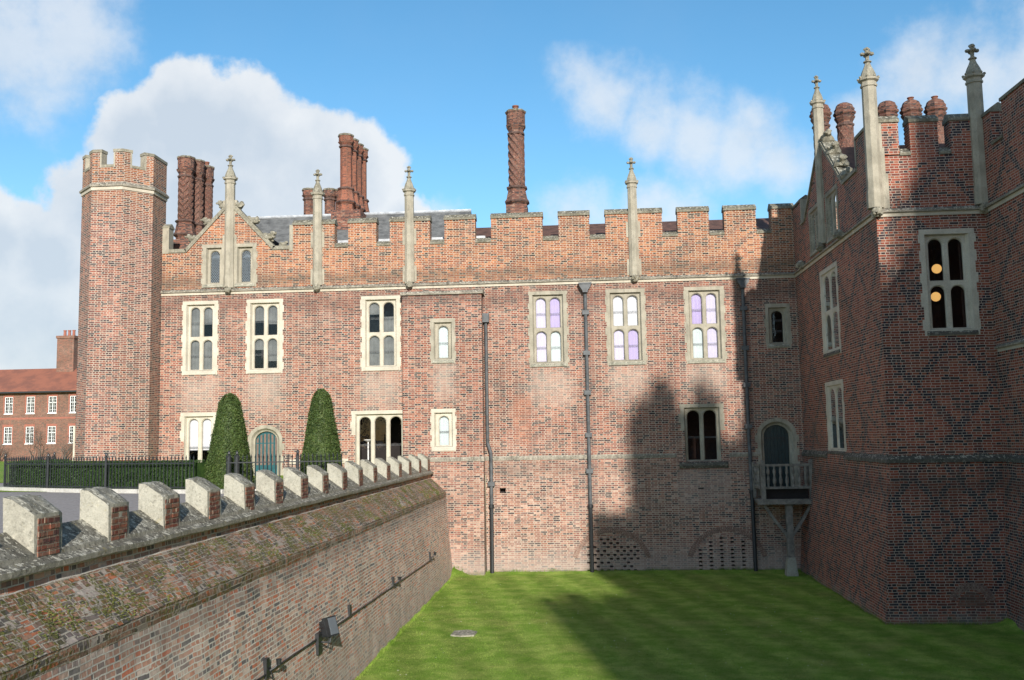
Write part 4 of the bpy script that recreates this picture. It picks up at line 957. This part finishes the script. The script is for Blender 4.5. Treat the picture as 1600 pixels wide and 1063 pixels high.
mp = [(-7.098, -1.45), (-7.098, -.885), (-7.15, -.845), (-7.42, -.665), (-7.53, -.655), (-7.535, -1.25)]
ml = [4.5, 6.4, 8.3, 10.2, 12.14, 14.07, 15.97, 17.89, 19.87, 21.85, 23.89, 25.9, 28.03, 30.1, 32.25, 34.46, 36.71, 38.8, 41.2, 43.5]
for k, y0 in enumerate(ml):
    rn = random.Random(k); mb = MB(); n = 5; W_ = .68+rn.uniform(-.02, .02); rings = []
    for j in range(n+1):
        y = y0+W_*j/n
        rings.append([(x+rn.uniform(-.009, .009)+(.012 if j in (0, n) and i in (1, 2, 3, 4) else 0)*-1, y+rn.uniform(-.006, .006), z+rn.uniform(-.011, .011)-(.016 if j in (0, n) and 0 < i < 5 else 0)) for i, (x, z) in enumerate(mp)])
    for j in range(n):
        for i in range(len(mp)-1): mb.quad(rings[j][i], rings[j+1][i], rings[j+1][i+1], rings[j][i+1])
    mb.quad(*rings[0]); mb.quad(*rings[-1])
    mo = mb.build('merlon', M['merlonstone'], mw)
    if k == 16-0: pass
    a, b = y0+.05+rn.uniform(0, .03), y0+W_-.10
    rows = 6; zz = -1.435
    bp = MB(); rh_ = .084
    for j in range(rows):
        y = a; first = True
        while y < b-.02:
            L_ = (.15 if (first and j % 2) else .28)*rn.uniform(.92, 1.05); first = False
            y2 = min(y+L_, b)
            bp.box(-7.30, -7.088+rn.uniform(-.007, .009), y+.005, y2-.005, zz+.004, zz+rh_-.006); y = y2
        zz += rh_
    bp.build('brick_panel', M['merlonbrick'], mo)
# moss and lichen tufts on the slope
rn = random.Random(3)
mb = MB(); pb = MB()
for i in range(11000):
    y = 9+35*rn.random()**1.7; t = rn.random(); x = -6.375-.69*t; z = -2.44+.63*t+.02*math.sin(t*math.pi)
    v = mnoise.noise(Vector((x*2.2, y*1.1, 0)))+.5*mnoise.noise(Vector((x*6, y*3.5, 4)))
    if v < .12: continue
    s_ = rn.uniform(.005, .014)*(1+(y-10)*.03)
    if v > .32 and rn.random() < .12: pb.blob((x, y, z+.018), s_*.5, 1, 1, .6, .3, 4, 1)
    else: mb.blob((x, y, z+.004), s_, 1.3, 1.5, .6, .5, 5, 1)
tag(mb.build('moss', M['moss']), 'green moss growing in cushions on the sloping brick top of the moat wall', 'moss', kind='stuff')
tag(pb.build('lichen', M['petal']), 'pale lichen specks among the moss on the sloping brick wall top', 'lichen', kind='stuff')
# lamps, boxes and cable on the moat wall
def wx(z): return -6.04-(z+6.6)*.088
def fbox(mb, c, hx, hy, hz, rx=0, rz=0, ry=0):
    Mx = Matrix.Rotation(rz, 3, 'Z') @ Matrix.Rotation(rx, 3, 'X') @ Matrix.Rotation(ry, 3, 'Y')
    mb.box(-hx, hx, -hy, hy, -hz, hz, lambda a, b, q: tuple(Vector(c)+Mx @ Vector((a, b, q))))
fl = thing('floodlight', 'black floodlight with a shiny glass front bracketed on the brick moat wall', 'floodlight', (wx(-4.5), 22.4, -4.5))
mb = MB(); fbox(mb, (wx(-4.4)+.26, 22.5, -4.28), .085, .15, .22, .0, -.45, -.3); fbox(mb, (wx(-4.4)+.17, 22.5, -4.32), .07, .13, .18, .0, -.45, -.3)
for k in range(4): fbox(mb, (wx(-4.4)+.12, 22.5, -4.42+k*.07), .05, .14, .01, 0, -.45, -.3)
mb.build('housing', M['iron'], fl)
mb = MB(); fbox(mb, (wx(-4.4)+.26+.085*.86+.003, 22.5-.085*.42-.001, -4.28+.085*.3), -.008+.016, .125, .19, 0, -.45, -.3); mb.build('reflector', M['chrome'], fl)
mb = MB(); mb.box(wx(-4.6)-.02, wx(-4.6)+.07, 22.12, 22.42, -4.85, -4.38); mb.build('gear_box', M['iron'], fl)
mb = MB(); mb.tube([(wx(-4.6), 22.35, -4.6), (wx(-4.6)+.25, 22.42, -4.62), (wx(-4.6)+.27, 22.5, -4.4)], .022, 6); mb.tube([(wx(-4.6)+.05, 22.3, -4.65), (wx(-4.6)+.2, 22.4, -4.75), (wx(-4.6)+.22, 22.5, -4.5)], .012, 6); mb.build('bracket', M['iron'], fl)
for (y, z, s_, arm, lb) in ((18.7, -4.34, 1.1, True, 'black junction box with a looped lead, nearest the viewer on the brick moat wall'), (25.3, -4.42, .9, False, 'small black box on the moat wall just beyond the floodlight'), (31.0, -4.52, .95, True, 'small black fixture halfway along the far part of the moat wall'), (38.3, -4.6, 1.0, True, 'farthest small black spotlight with a side arm on the moat wall')):
    jb = thing('junction_box', lb, 'wall fixture', (wx(z), y, z), 'fixtures along the moat wall cable')
    mb = MB(); x = wx(z); mb.box(x-.02, x+.055, y-.085*s_, y+.085*s_, z-.17*s_, z+.17*s_); mb.box(x+.055, x+.062, y-.07*s_, y+.07*s_, z-.01, z+.0); mb.build('case', M['iron'], jb)
    if arm:
        mb = MB(); mb.tube([(x, y+.1, z-.1), (x+.14, y+.16, z-.02), (x+.2, y+.2, z+.06)], .02, 6); mb.lathe(x+.2, y+.2, [(.045, z+.02), (.06, z+.13), (.03, z+.14)], 8); mb.tube([(x+.03, y+.08, z-.15), (x+.1, y+.14, z-.22), (x+.05, y+.2, z-.1)], .012, 6); mb.build('arm', M['iron'], jb)
cp = []
for i in range(60):
    y = 8+(38.4-8)*i/59; z = -4.42-(y-18)*.017-.006*math.sin(y*2.1)
    cp.append((wx(z)+.03, y, z))
mb = MB(); mb.tube(cp, .02, 6); tag(mb.build('cable', M['iron']), 'black cable running along the brick moat wall between the fixtures', 'cable')
# ================================================================ balcony
bc = thing('timber_balcony', 'weathered oak balcony with turned balusters on a single post below the arched door', 'balcony', (8.8, 43.4, GZ))
mb = MB(); mb.box(7.44, 9.96, 43.08, 43.32, -3.10, -2.88); mb.box(7.55, 9.85, 43.32, 44.75, -3.0, -2.93)
for k in range(3): mb.box(7.6+k*1.02, 7.74+k*1.02, 43.33, 44.78, -3.12, -3.0)
mb.build('deck', M['oak'], bc)
mb = MB()
for X, Y in ((7.72, 43.2), (9.8, 43.2)):
    pm = MB(); pm.box(X-.095, X+.095, Y-.09, Y+.09, -2.9, -1.24); pm.prism([(-.095, -1.24), (.095, -1.24), (0, -1.16)], Y-.09, Y+.09, lambda p, q, h: (X+p, h, q)); pm.build('corner_post', M['oak'], bc)
pm = MB(); pm.box(7.52, 7.66, 44.6, 44.72, -2.9, -1.3); pm.build('corner_post', M['oak'], bc)
mb = MB(); mb.box(7.795, 9.725, 43.15, 43.25, -1.46, -1.36); mb.box(7.795, 9.725, 43.15, 43.25, -2.44, -2.34)
mb.box(7.57, 7.65, 43.27, 44.6, -1.46, -1.36); mb.box(7.57, 7.65, 43.27, 44.6, -2.44, -2.34); mb.box(9.76, 9.84, 43.27, 44.72, -1.46, -1.36); mb.box(9.76, 9.84, 43.27, 44.72, -2.44, -2.34); mb.build('rail', M['oak'], bc)
def baluster(x, y):
    b = MB(); b.lathe(x, y, [(.06, -2.34), (.045, -2.26), (.075, -2.16), (.08, -2.04), (.05, -1.9), (.042, -1.84), (.07, -1.74), (.072, -1.66), (.045, -1.54), (.055, -1.46)], 8); b.build('baluster', M['oak'], bc)
for k in range(7): baluster(7.95+k*.268, 43.2)
for k in range(4): baluster(7.61, 43.5+k*.28); baluster(9.80, 43.5+k*.28)
mb = MB(); mb.box(8.66, 8.94, 43.24, 43.50, -5.4, -3.06); mb.build('post', M['oak'], bc)
for sx_, x0, x1 in ((-1, 8.68, 7.72), (1, 8.92, 9.78)):
    mb = MB(); pts = []
    for i in range(7):
        t = i/6; x = x0+(x1-x0)*t; z = -4.45+1.38*(t**.9)-.10*math.sin(math.pi*t)
        pts.append((x, z))
    for i in range(6):
        (xa, za), (xb, zb_) = pts[i], pts[i+1]; mb.prism([(xa, za-.12), (xb, zb_-.12), (xb, zb_+.10), (xa, za+.10)], 43.28, 43.46, lambda p, q, h: (p, h, q))
    mb.build('brace', M['oak'], bc)
mb = MB(); mb.box(7.8, 9.7, 43.42, 43.46, -2.92, -2.42); mb.build('kick_board', M['dark'], bc)  # added dark board painting in the black shadow gap below the bottom rail
mb = MB(); mb.lathe(8.8, 43.37, [(.36, -6.3), (.34, -6.05), (.24, -5.42), (.2, -5.38)], 4, math.pi/4); mb.build('stone_base', M['merlonstone'], bc)
# ================================================================ lamps seen inside the windows
for (x, z, lb) in ((12.49, 5.63, 'upper of the two round glowing lamps behind the dark wing window'), (12.40, 4.64, 'lower of the two round glowing lamps behind the dark wing window')):
    g = thing('globe_lamp', lb, 'lamp', (x, 34.5, z), 'globe lamps in the wing window')
    mb = MB(); mb.blob((x, 34.5, z), .165, 1, 1, 1, 0, 1, 3); mb.build('lamp_shade', M['glow'], g, smooth=True)
    mb = MB(); mb.tube([(x, 34.5, z+.16), (x, 34.5, 6.9)], .008, 5); mb.build('cord', M['iron'], g)
ul = thing('floor_lamp', 'white upright floor lamp with a dish top behind the three-light window', 'lamp', (-10.35, 45.9, -1.6))
mb = MB(); mb.lathe(-10.32, 45.75, [(.15, -1.6), (.15, -1.56), (.035, -1.54), (.035, -.1)], 12); mb.build('stand', M['white'], ul)
mb = MB(); mb.lathe(-10.32, 45.75, [(.05, -.1), (.2, -.02), (.22, .0), (.2, .02), (.04, -.03)], 16); mb.build('dish', M['white'], ul)
# ================================================================ railings, kerb, hedge
def poly_at(pts, s):
    for a, b in zip(pts, pts[1:]):
        L = math.dist(a, b)
        if s <= L: return (a[0]+(b[0]-a[0])*s/L, a[1]+(b[1]-a[1])*s/L)
        s -= L
    return pts[-1]
def plen(p): return sum(math.dist(a, b) for a, b in zip(p, p[1:]))
def railing(pts, label, posts, step=.128):
    x0, y0 = pts[0]; rl = thing('railing', label, 'railing', (x0, y0, PZ)); L = plen(pts)
    b = MB(); b.lathe(x0, y0, [(.017, PZ+.13), (.017, -.50), (.026, -.485), (.027, -.47), (.016, -.44), (.0, -.36)], 5, 0, False); bar = b.build('bar', M['iron'], rl)
    n = min(int(L/step), 96)
    for i in range(1, n+1):
        p = poly_at(pts, L*i/n); c = bar.copy(); scene.collection.objects.link(c); c.parent = rl; c.location = (p[0]-x0, p[1]-y0, 0)
    m_ = MB(); k = max(2, int(L/.4)); q = [poly_at(pts, L*i/k) for i in range(k+1)]
    for z0, z1 in ((-.66, -.625), (PZ+.17, PZ+.205)):
        for (a, c) in zip(q, q[1:]):
            dx, dy = c[0]-a[0], c[1]-a[1]; l = math.hypot(dx, dy); nx_, ny_ = -dy/l*.02, dx/l*.02
            m_.prism([(a[0]+nx_, a[1]+ny_), (c[0]+nx_, c[1]+ny_), (c[0]-nx_, c[1]-ny_), (a[0]-nx_, a[1]-ny_)], z0, z1, lambda p, r, h: (p, r, h))
    m_.build('rail', M['iron'], rl)
    for s in posts:
        p = poly_at(pts, L*s); o = MB(); o.box(p[0]-.035, p[0]+.035, p[1]-.035, p[1]+.035, PZ, -.45); o.lathe(p[0], p[1], [(.05, -.45), (.055, -.42), (.03, -.40), (.05, -.36), (.045, -.31), (.01, -.26)], 8); o.build('post', M['iron'], rl)
    return rl
FP = [(-21.85, 38.6), (-21.9, 36.2), (-21.75, 35.1), (-21.3, 34.3), (-20.5, 33.7), (-19.28, 33.1), (-16.93, 31.85), (-14.5, 30.95), (-12.55, 30.4)]
railing(FP, 'long curved run of black iron railings in front of the clipped hedge', (0.0, .29, .52, .74), .132)
railing([(-11.35, 30.1), (-7.68, 30.25)], 'short run of black iron railings before the teal arched door, between the clipped yews', (0.02, .09, .62), .13)
KP = [(x+.0, y-.0) for x, y in FP]+[(-11.35, 30.1), (-7.68, 30.25)]
mb = MB()
for i, (a, b) in enumerate(zip(KP, KP[1:])):
    dx, dy = b[0]-a[0], b[1]-a[1]; l = math.hypot(dx, dy); nx_, ny_ = -dy/l, dx/l; n = max(1, int(l/.9))
    for k in range(n):
        p0, p1 = k/n, (k+1)/n-.008
        A = (a[0]+dx*p0, a[1]+dy*p0); B = (a[0]+dx*p1, a[1]+dy*p1)
        mb.prism([(A[0]+nx_*.14, A[1]+ny_*.14), (B[0]+nx_*.14, B[1]+ny_*.14), (B[0]-nx_*.2, B[1]-ny_*.2), (A[0]-nx_*.2, A[1]-ny_*.2)], PZ, PZ+.13+random.uniform(-.005, .005), lambda p, r, h: (p, r, h))
tag(mb.build('kerb', M['kerb']), kind='structure')
def leafcloud(mb, pts, smin, smax, rn, flat=0.0):
    for p, nrm in pts:
        s = rn.uniform(smin, smax)
        d = Vector((rn.gauss(0, 1), rn.gauss(0, 1), rn.gauss(0, 1))).normalized()
        nn = (d*(1-flat)+nrm*flat*1.2).normalized(); a = nn.orthogonal().normalized()
        a = (Matrix.Rotation(rn.uniform(0, 6.28), 3, nn) @ a); b = nn.cross(a)
        a = a*s; b = b*s*.5
        mb.quad(tuple(p-a*.6), tuple(p+b), tuple(p+a), tuple(p-b))
HP = [(-21.3, 38.3), (-21.35, 36.2), (-21.1, 35.0), (-20.2, 34.2), (-19.0, 33.65), (-16.7, 32.4), (-14.3, 31.5), (-12.6, 31.0)]
hd = thing('clipped_hedge', 'low clipped dark green hedge behind the curved black railings', 'hedge', (-17, 33.5, PZ))
rn = random.Random(11); core = MB(); lm = MB(); pts = []
L = plen(HP); k = 40
for i in range(k):
    a, b = poly_at(HP, L*i/k), poly_at(HP, L*(i+1)/k); dx, dy = b[0]-a[0], b[1]-a[1]; l = math.hypot(dx, dy); nx_, ny_ = -dy/l*.34, dx/l*.34
    core.prism([(a[0]+nx_, a[1]+ny_), (b[0]+nx_, b[1]+ny_), (b[0]-nx_, b[1]-ny_), (a[0]-nx_, a[1]-ny_)], PZ, -.64, lambda p, r, h: (p, r, h))
for i in range(26000):
    s = rn.random()*L; p = poly_at(HP, s); q = poly_at(HP, min(L, s+.1)); dx, dy = q[0]-p[0], q[1]-p[1]; l = math.hypot(dx, dy) or 1; n_ = Vector((dy/l, -dx/l, 0))
    if rn.random() < .68: pts.append((Vector((p[0], p[1], rn.uniform(PZ, -.6)))+n_*(.36+rn.uniform(-.03, .06)), n_))
    else: pts.append((Vector((p[0], p[1], -.61+rn.uniform(-.03, .05)))+n_*rn.uniform(-.38, .38), Vector((0, 0, 1))))
leafcloud(lm, pts, .02, .042, rn, .3)
core.build('inner_branches', M['hedge'], hd); lm.build('foliage', M['hedge'], hd)
def yew(x, y, r0, ztop, label, seed):
    t = thing('clipped_yew', label, 'topiary', (x, y, PZ), 'clipped yew cones'); rn = random.Random(seed); H = ztop-PZ
    def rad(h):
        h = max(0, min(1, h)); r = r0*(1-.66*h**1.25)
        if h > .88: r *= math.sqrt(max(0, 1-((h-.88)/.12)**2))
        if h < .1: r *= .93+.07*h/.1
        return r
    def wob(a, h): return 1+.06*mnoise.noise(Vector((math.cos(a)*1.4, math.sin(a)*1.4, h*5+seed)))+.02*mnoise.noise(Vector((math.cos(a)*5, math.sin(a)*5, h*18)))
    c = MB(); n = 22; rings = [(max(.01, rad(i/n)*.93), PZ+H*i/n*.985) for i in range(n+1)]
    c.lathe(x, y, rings, 24); c.build('inner_branches', M['yew'], t)
    pts = []
    while len(pts) < 24000:
        h = rn.random(); r = rad(h)
        if rn.random() > (r/r0+.12): continue
        a = rn.uniform(0, 2*math.pi); n_ = Vector((math.cos(a), math.sin(a), .35)).normalized()
        rr = r*wob(a, h)+rn.uniform(-.045, .02)+(rn.uniform(.02, .07) if rn.random() < .05 else 0)
        pts.append((Vector((x+rr*math.cos(a), y+rr*math.sin(a), PZ+H*h+rn.uniform(-.02, .02))), n_))
    l = MB(); leafcloud(l, pts, .02, .045, rn, .35); l.build('foliage', M['yew'], t)
    tr = MB(); tr.tube([(x, y, PZ-.05), (x, y, PZ+.6)], .07, 8); tr.build('trunk', M['bark'], t)
yew(-11.72, 31.3, .80, 1.62, 'left clipped yew cone, broader and dense dark green, against the brick front', 1)
yew(-8.62, 31.3, .74, 1.70, 'right clipped yew cone, slimmer, beside the three-light window', 2)
# ================================================================ far brick house
hs = thing('brick_house', 'long brick house with red tiled roof and white windows, far left behind the turret', 'house', (-62, 100, PZ))
M['redtile'] = plain('red_roof_tiles', (.27,.10,.06), .85, 0, .3, .8, .4, c2=(.19,.075,.05)); M['rubbed'] = plain('rubbed_red_brick', (.30,.11,.075), .85, 0, .15, 3, .1)
cols = [-66.8, -64.35, -61.9, -59.46, -57.0, -54.6, -52.2]
HH = [(x-.46, x+.46, z0, z1) for x in cols for z0, z1 in ((3.5, 5.3), (.26, 2.08))]
mb = MB(); wallgrid(mb, front(100), -80, -46, PZ-.1, 5.9, HH, .3); mb.cur = 1
mb.quad((-80, 100.9, PZ), (-46, 100.9, PZ), (-46, 100.9, 5.9), (-80, 100.9, 5.9)); mb.build('wall', [M['house'], M['dark']], hs)
for (a, b, c, d) in HH:
    if a < -63.5 or a > -53.9: continue
    mb = MB(); F_ = front(100)
    t = .075
    for q in ((a, a+t, c, d), (b-t, b, c, d), (a+t, b-t, d-t, d), (a+t, b-t, c, c+t), (a+t, b-t, c+(d-c)*.62-.03, c+(d-c)*.62+.03), ((a+b)/2-.035, (a+b)/2+.035, c+t, d-t)):
        mb.box(q[0], q[1], .05, .12, q[2], q[3], F_)
    for fx_ in (.27, .73):
        xx = a+(b-a)*fx_; mb.box(xx-.012, xx+.012, .07, .11, c+t, d-t, F_)
    for fz2 in (.2, .41, .81): zz = c+(d-c)*fz2; mb.box(a+t, b-t, .072, .112, zz-.012, zz+.012, F_)
    mb.box(a-.05, b+.05, -.06, .1, c-.09, c, F_)
    wo = mb.build('window', M['white'], hs)
    g = MB(); g.quad(*[F_(p, .1, q) for p, q in ((a, c), (b, c), (b, d), (a, d))]); g.build('pane', M['glass'], wo)
    s = MB(); s.box(a-.16, a, -.006, .1, c, d+.25, F_); s.box(b, b+.12, -.006, .1, c, d+.25, F_); s.box(a, b, -.008, .1, d, d+.25, F_); s.build('brick_surround', M['rubbed'], wo)
mb = MB(); mb.box(-80, -46, 99.985, 100.1, 2.85, 3.05); mb.build('brick_band', M['rubbed'], hs)
mb = MB(); mb.prism([(99.5, 5.8), (99.5, 5.92), (104, 8.62), (108.5, 5.92), (108.5, 5.8)], -80, -46, lambda p, q, h: (h, p, q)); rf = mb.build('roof', M['redtile'], hs)
mb = MB(); mb.box(-80, -46, 99.38, 99.52, 5.68, 5.84); mb.build('gutter', M['iron'], rf)
mb = MB(); x0, x1 = -58.5, -56.55; mb.box(x0, x1, 103.2, 105, 7.5, 11.9); mb.box(x0-.09, x1+.09, 103.1, 105.1, 11.9, 12.2); mb.box(x0+.25, x1-.25, 103.17, 103.3, 9.4, 11.6); ch = mb.build('chimney', M['house'], rf)
for k in range(3):
    mb = MB(); mb.lathe(x0+.45+k*.52, 104, [(.17, 12.2), (.14, 12.75), (.18, 12.8), (.18, 12.9)], 10); mb.build('chimney_pot', M['rubbed'], ch)
def branchy(x, y, z, label, seed, H=3.0):
    t = thing('wall_shrub', label, 'shrub', (x, y, z)); rn = random.Random(seed); mb = MB()
    def grow(p, d, L, r, dep):
        pts = [p]; q = p
        for i in range(4):
            d = (d+Vector((rn.gauss(0, .22), rn.gauss(0, .05), rn.gauss(.04, .14)))).normalized(); q = q+d*L/4; pts.append(q)
        mb.tube(pts, r, 5, r*.55)
        if dep:
            for i in range(3 if dep > 1 else 4):
                s = rn.choice([1, 2, 3, 4]); dd = (d+Vector((rn.uniform(-1.1, 1.1), rn.uniform(-.1, .1), rn.uniform(-.2, .7)))).normalized(); grow(pts[s], dd, L*.68, r*.5, dep-1)
    for i in range(3): grow(Vector((x+rn.uniform(-.3, .3), y, z)), Vector((rn.uniform(-.9, .9), 0, 1)).normalized(), H*.5, .05, 3)
    mb.build('branches', M['bark'], t)
branchy(-58.1, 99.3, PZ, 'bare wide-branching shrub against the far brick house, between its lower windows', 5, 3.6)
branchy(-55.2, 99.3, PZ, 'smaller bare shrub at the far house wall, nearest the turret', 8, 2.8)
branchy(-62.6, 99.4, PZ, 'thin bare shrub at the far left end of the far house wall', 9, 2.2)
# ================================================================ small things on the lawn
mb = MB(); rn = random.Random(2)
mb.prism([(-4.34, 30.75), (-3.98, 30.6), (-3.6, 30.72), (-3.56, 31.3), (-3.9, 31.55), (-4.3, 31.4)], GZ-.1, GZ+.045, lambda p, q, h: (p, q, h))
tag(mb.build('stone_slab', M['sill']), 'flat pale stone slab lying in the sunlit moat lawn', 'stone slab')
dm = MB()
for i in range(260):
    a_, b_ = rn.uniform(-5.8, 9.0), rn.uniform(24, 44)
    if mnoise.noise(Vector((a_*.5, b_*.5, 2))) < .05: continue
    dm.blob((a_, b_, gz(a_, b_)+.04), rn.uniform(.010, .018), 1, 1, .5, 0, 1, 1)
tag(dm.build('daisies', M['petal']), 'tiny white daisies dotted over the moat lawn', 'daisies', kind='stuff')
# fringe of longer grass where the lawn meets the walls
gm = MB(); rn = random.Random(21)
def blades(x, y, n, spread, h=.09):
    h = h*(.45+1.5*max(0, mnoise.noise(Vector((x*.9, y*.9, 9)))+.25))
    for i in range(n):
        a, b = x+rn.gauss(0, spread), y+rn.gauss(0, spread); z = gz(a, b); t = rn.uniform(0, 6.28); hh = h*rn.uniform(.5, 1.3); w_ = .008
        dx, dy = math.cos(t), math.sin(t)
        gm.quad((a-dx*w_, b-dy*w_, z-.01), (a+dx*w_, b+dy*w_, z-.01), (a+dy*hh*.4, b-dx*hh*.4, z+hh))
y = 20
while y < 44.3: blades(-6.02, y, 7, .035, .08*(1+.6*mnoise.noise(Vector((y, 0, 0))))); y += .035
x = -5.9
while x < 9.4: blades(x, (44.12 if x < -4.64 else 44.70), 6, .035, .09*(1+.6*mnoise.noise(Vector((x*2, 0, 0))))); x += .035
y = 32.4
while y < 44.6: blades(9.46, y, 6, .035); y += .04
x = 9.5
while x < 13.2: blades(x, 32.33, 6, .035); x += .04
for i in range(70000):
    a, b = rn.uniform(-6, 13), rn.uniform(22, 44.6); gm_ = .035; z = gz(a, b); t = rn.uniform(0, 6.28); hh = rn.uniform(.008, .028)
    gm.quad((a-math.cos(t)*.012, b-math.sin(t)*.012, z-.01), (a+math.cos(t)*.012, b+math.sin(t)*.012, z-.01), (a+math.sin(t)*hh*.5, b-math.cos(t)*hh*.5, z+hh))
tag(gm.build('grass', M['grass']), 'short rough grass along the foot of the moat walls and over the lawn', 'grass', kind='stuff')

# ================================================================ trees across the forecourt, behind the viewer (mirrored in the window panes)
M['leaf'] = leafmat('spring_leaves', (.035,.045,.015), (.06,.075,.025))
def tree(x, y, label, seed, H=15):
    t = thing('park_tree', label, 'tree', (x, y, PZ), 'trees across the forecourt'); rn = random.Random(seed); mb = MB(); tips = []
    def grow(p, d, L, r, dep):
        pts = [p]; q = p
        for i in range(4):
            d = (d+Vector((rn.gauss(0, .12), rn.gauss(0, .12), rn.gauss(.04, .08)))).normalized(); q = q+d*L/4; pts.append(q)
        mb.tube(pts, r, 6, r*.6)
        if dep:
            for i in range(4):
                dd = (d+Vector((rn.uniform(-.9, .9), rn.uniform(-.9, .9), rn.uniform(-.1, .6)))).normalized(); grow(pts[rn.choice([2, 3, 4])], dd, L*.66, r*.5, dep-1)
        if dep <= 1: tips.extend(pts[1:])
    grow(Vector((x, y, PZ)), Vector((0, 0, 1)), H*.36, .32, 4); mb.build('trunk', M['bark'], t)
    lm = MB(); pts = []
    for i in range(9000):
        q = rn.choice(tips); pts.append((q+Vector((rn.gauss(0, .45), rn.gauss(0, .45), rn.gauss(0, .4))), Vector((0, 0, 1))))
    leafcloud(lm, pts, .06, .13, rn); lm.build('crown', M['leaf'], t); return t
t0 = tree(-24, -62, 'tall broad tree across the forecourt behind the viewer, the one nearest the path', 4)
for k, (x, y, lb) in enumerate(((-36, -66, 'second tree of the row across the forecourt behind the viewer'), (-50, -60, 'third tree of the row across the forecourt behind the viewer'), (-13, -68, 'tree of the row across the forecourt just west of the gatehouse'), (-64, -68, 'fourth tree of the row across the forecourt behind the viewer'), (-2, -60, 'tree of the row closest to the gatehouse, behind the viewer'))):
    clone(t0, (x, y, PZ), None, lb)
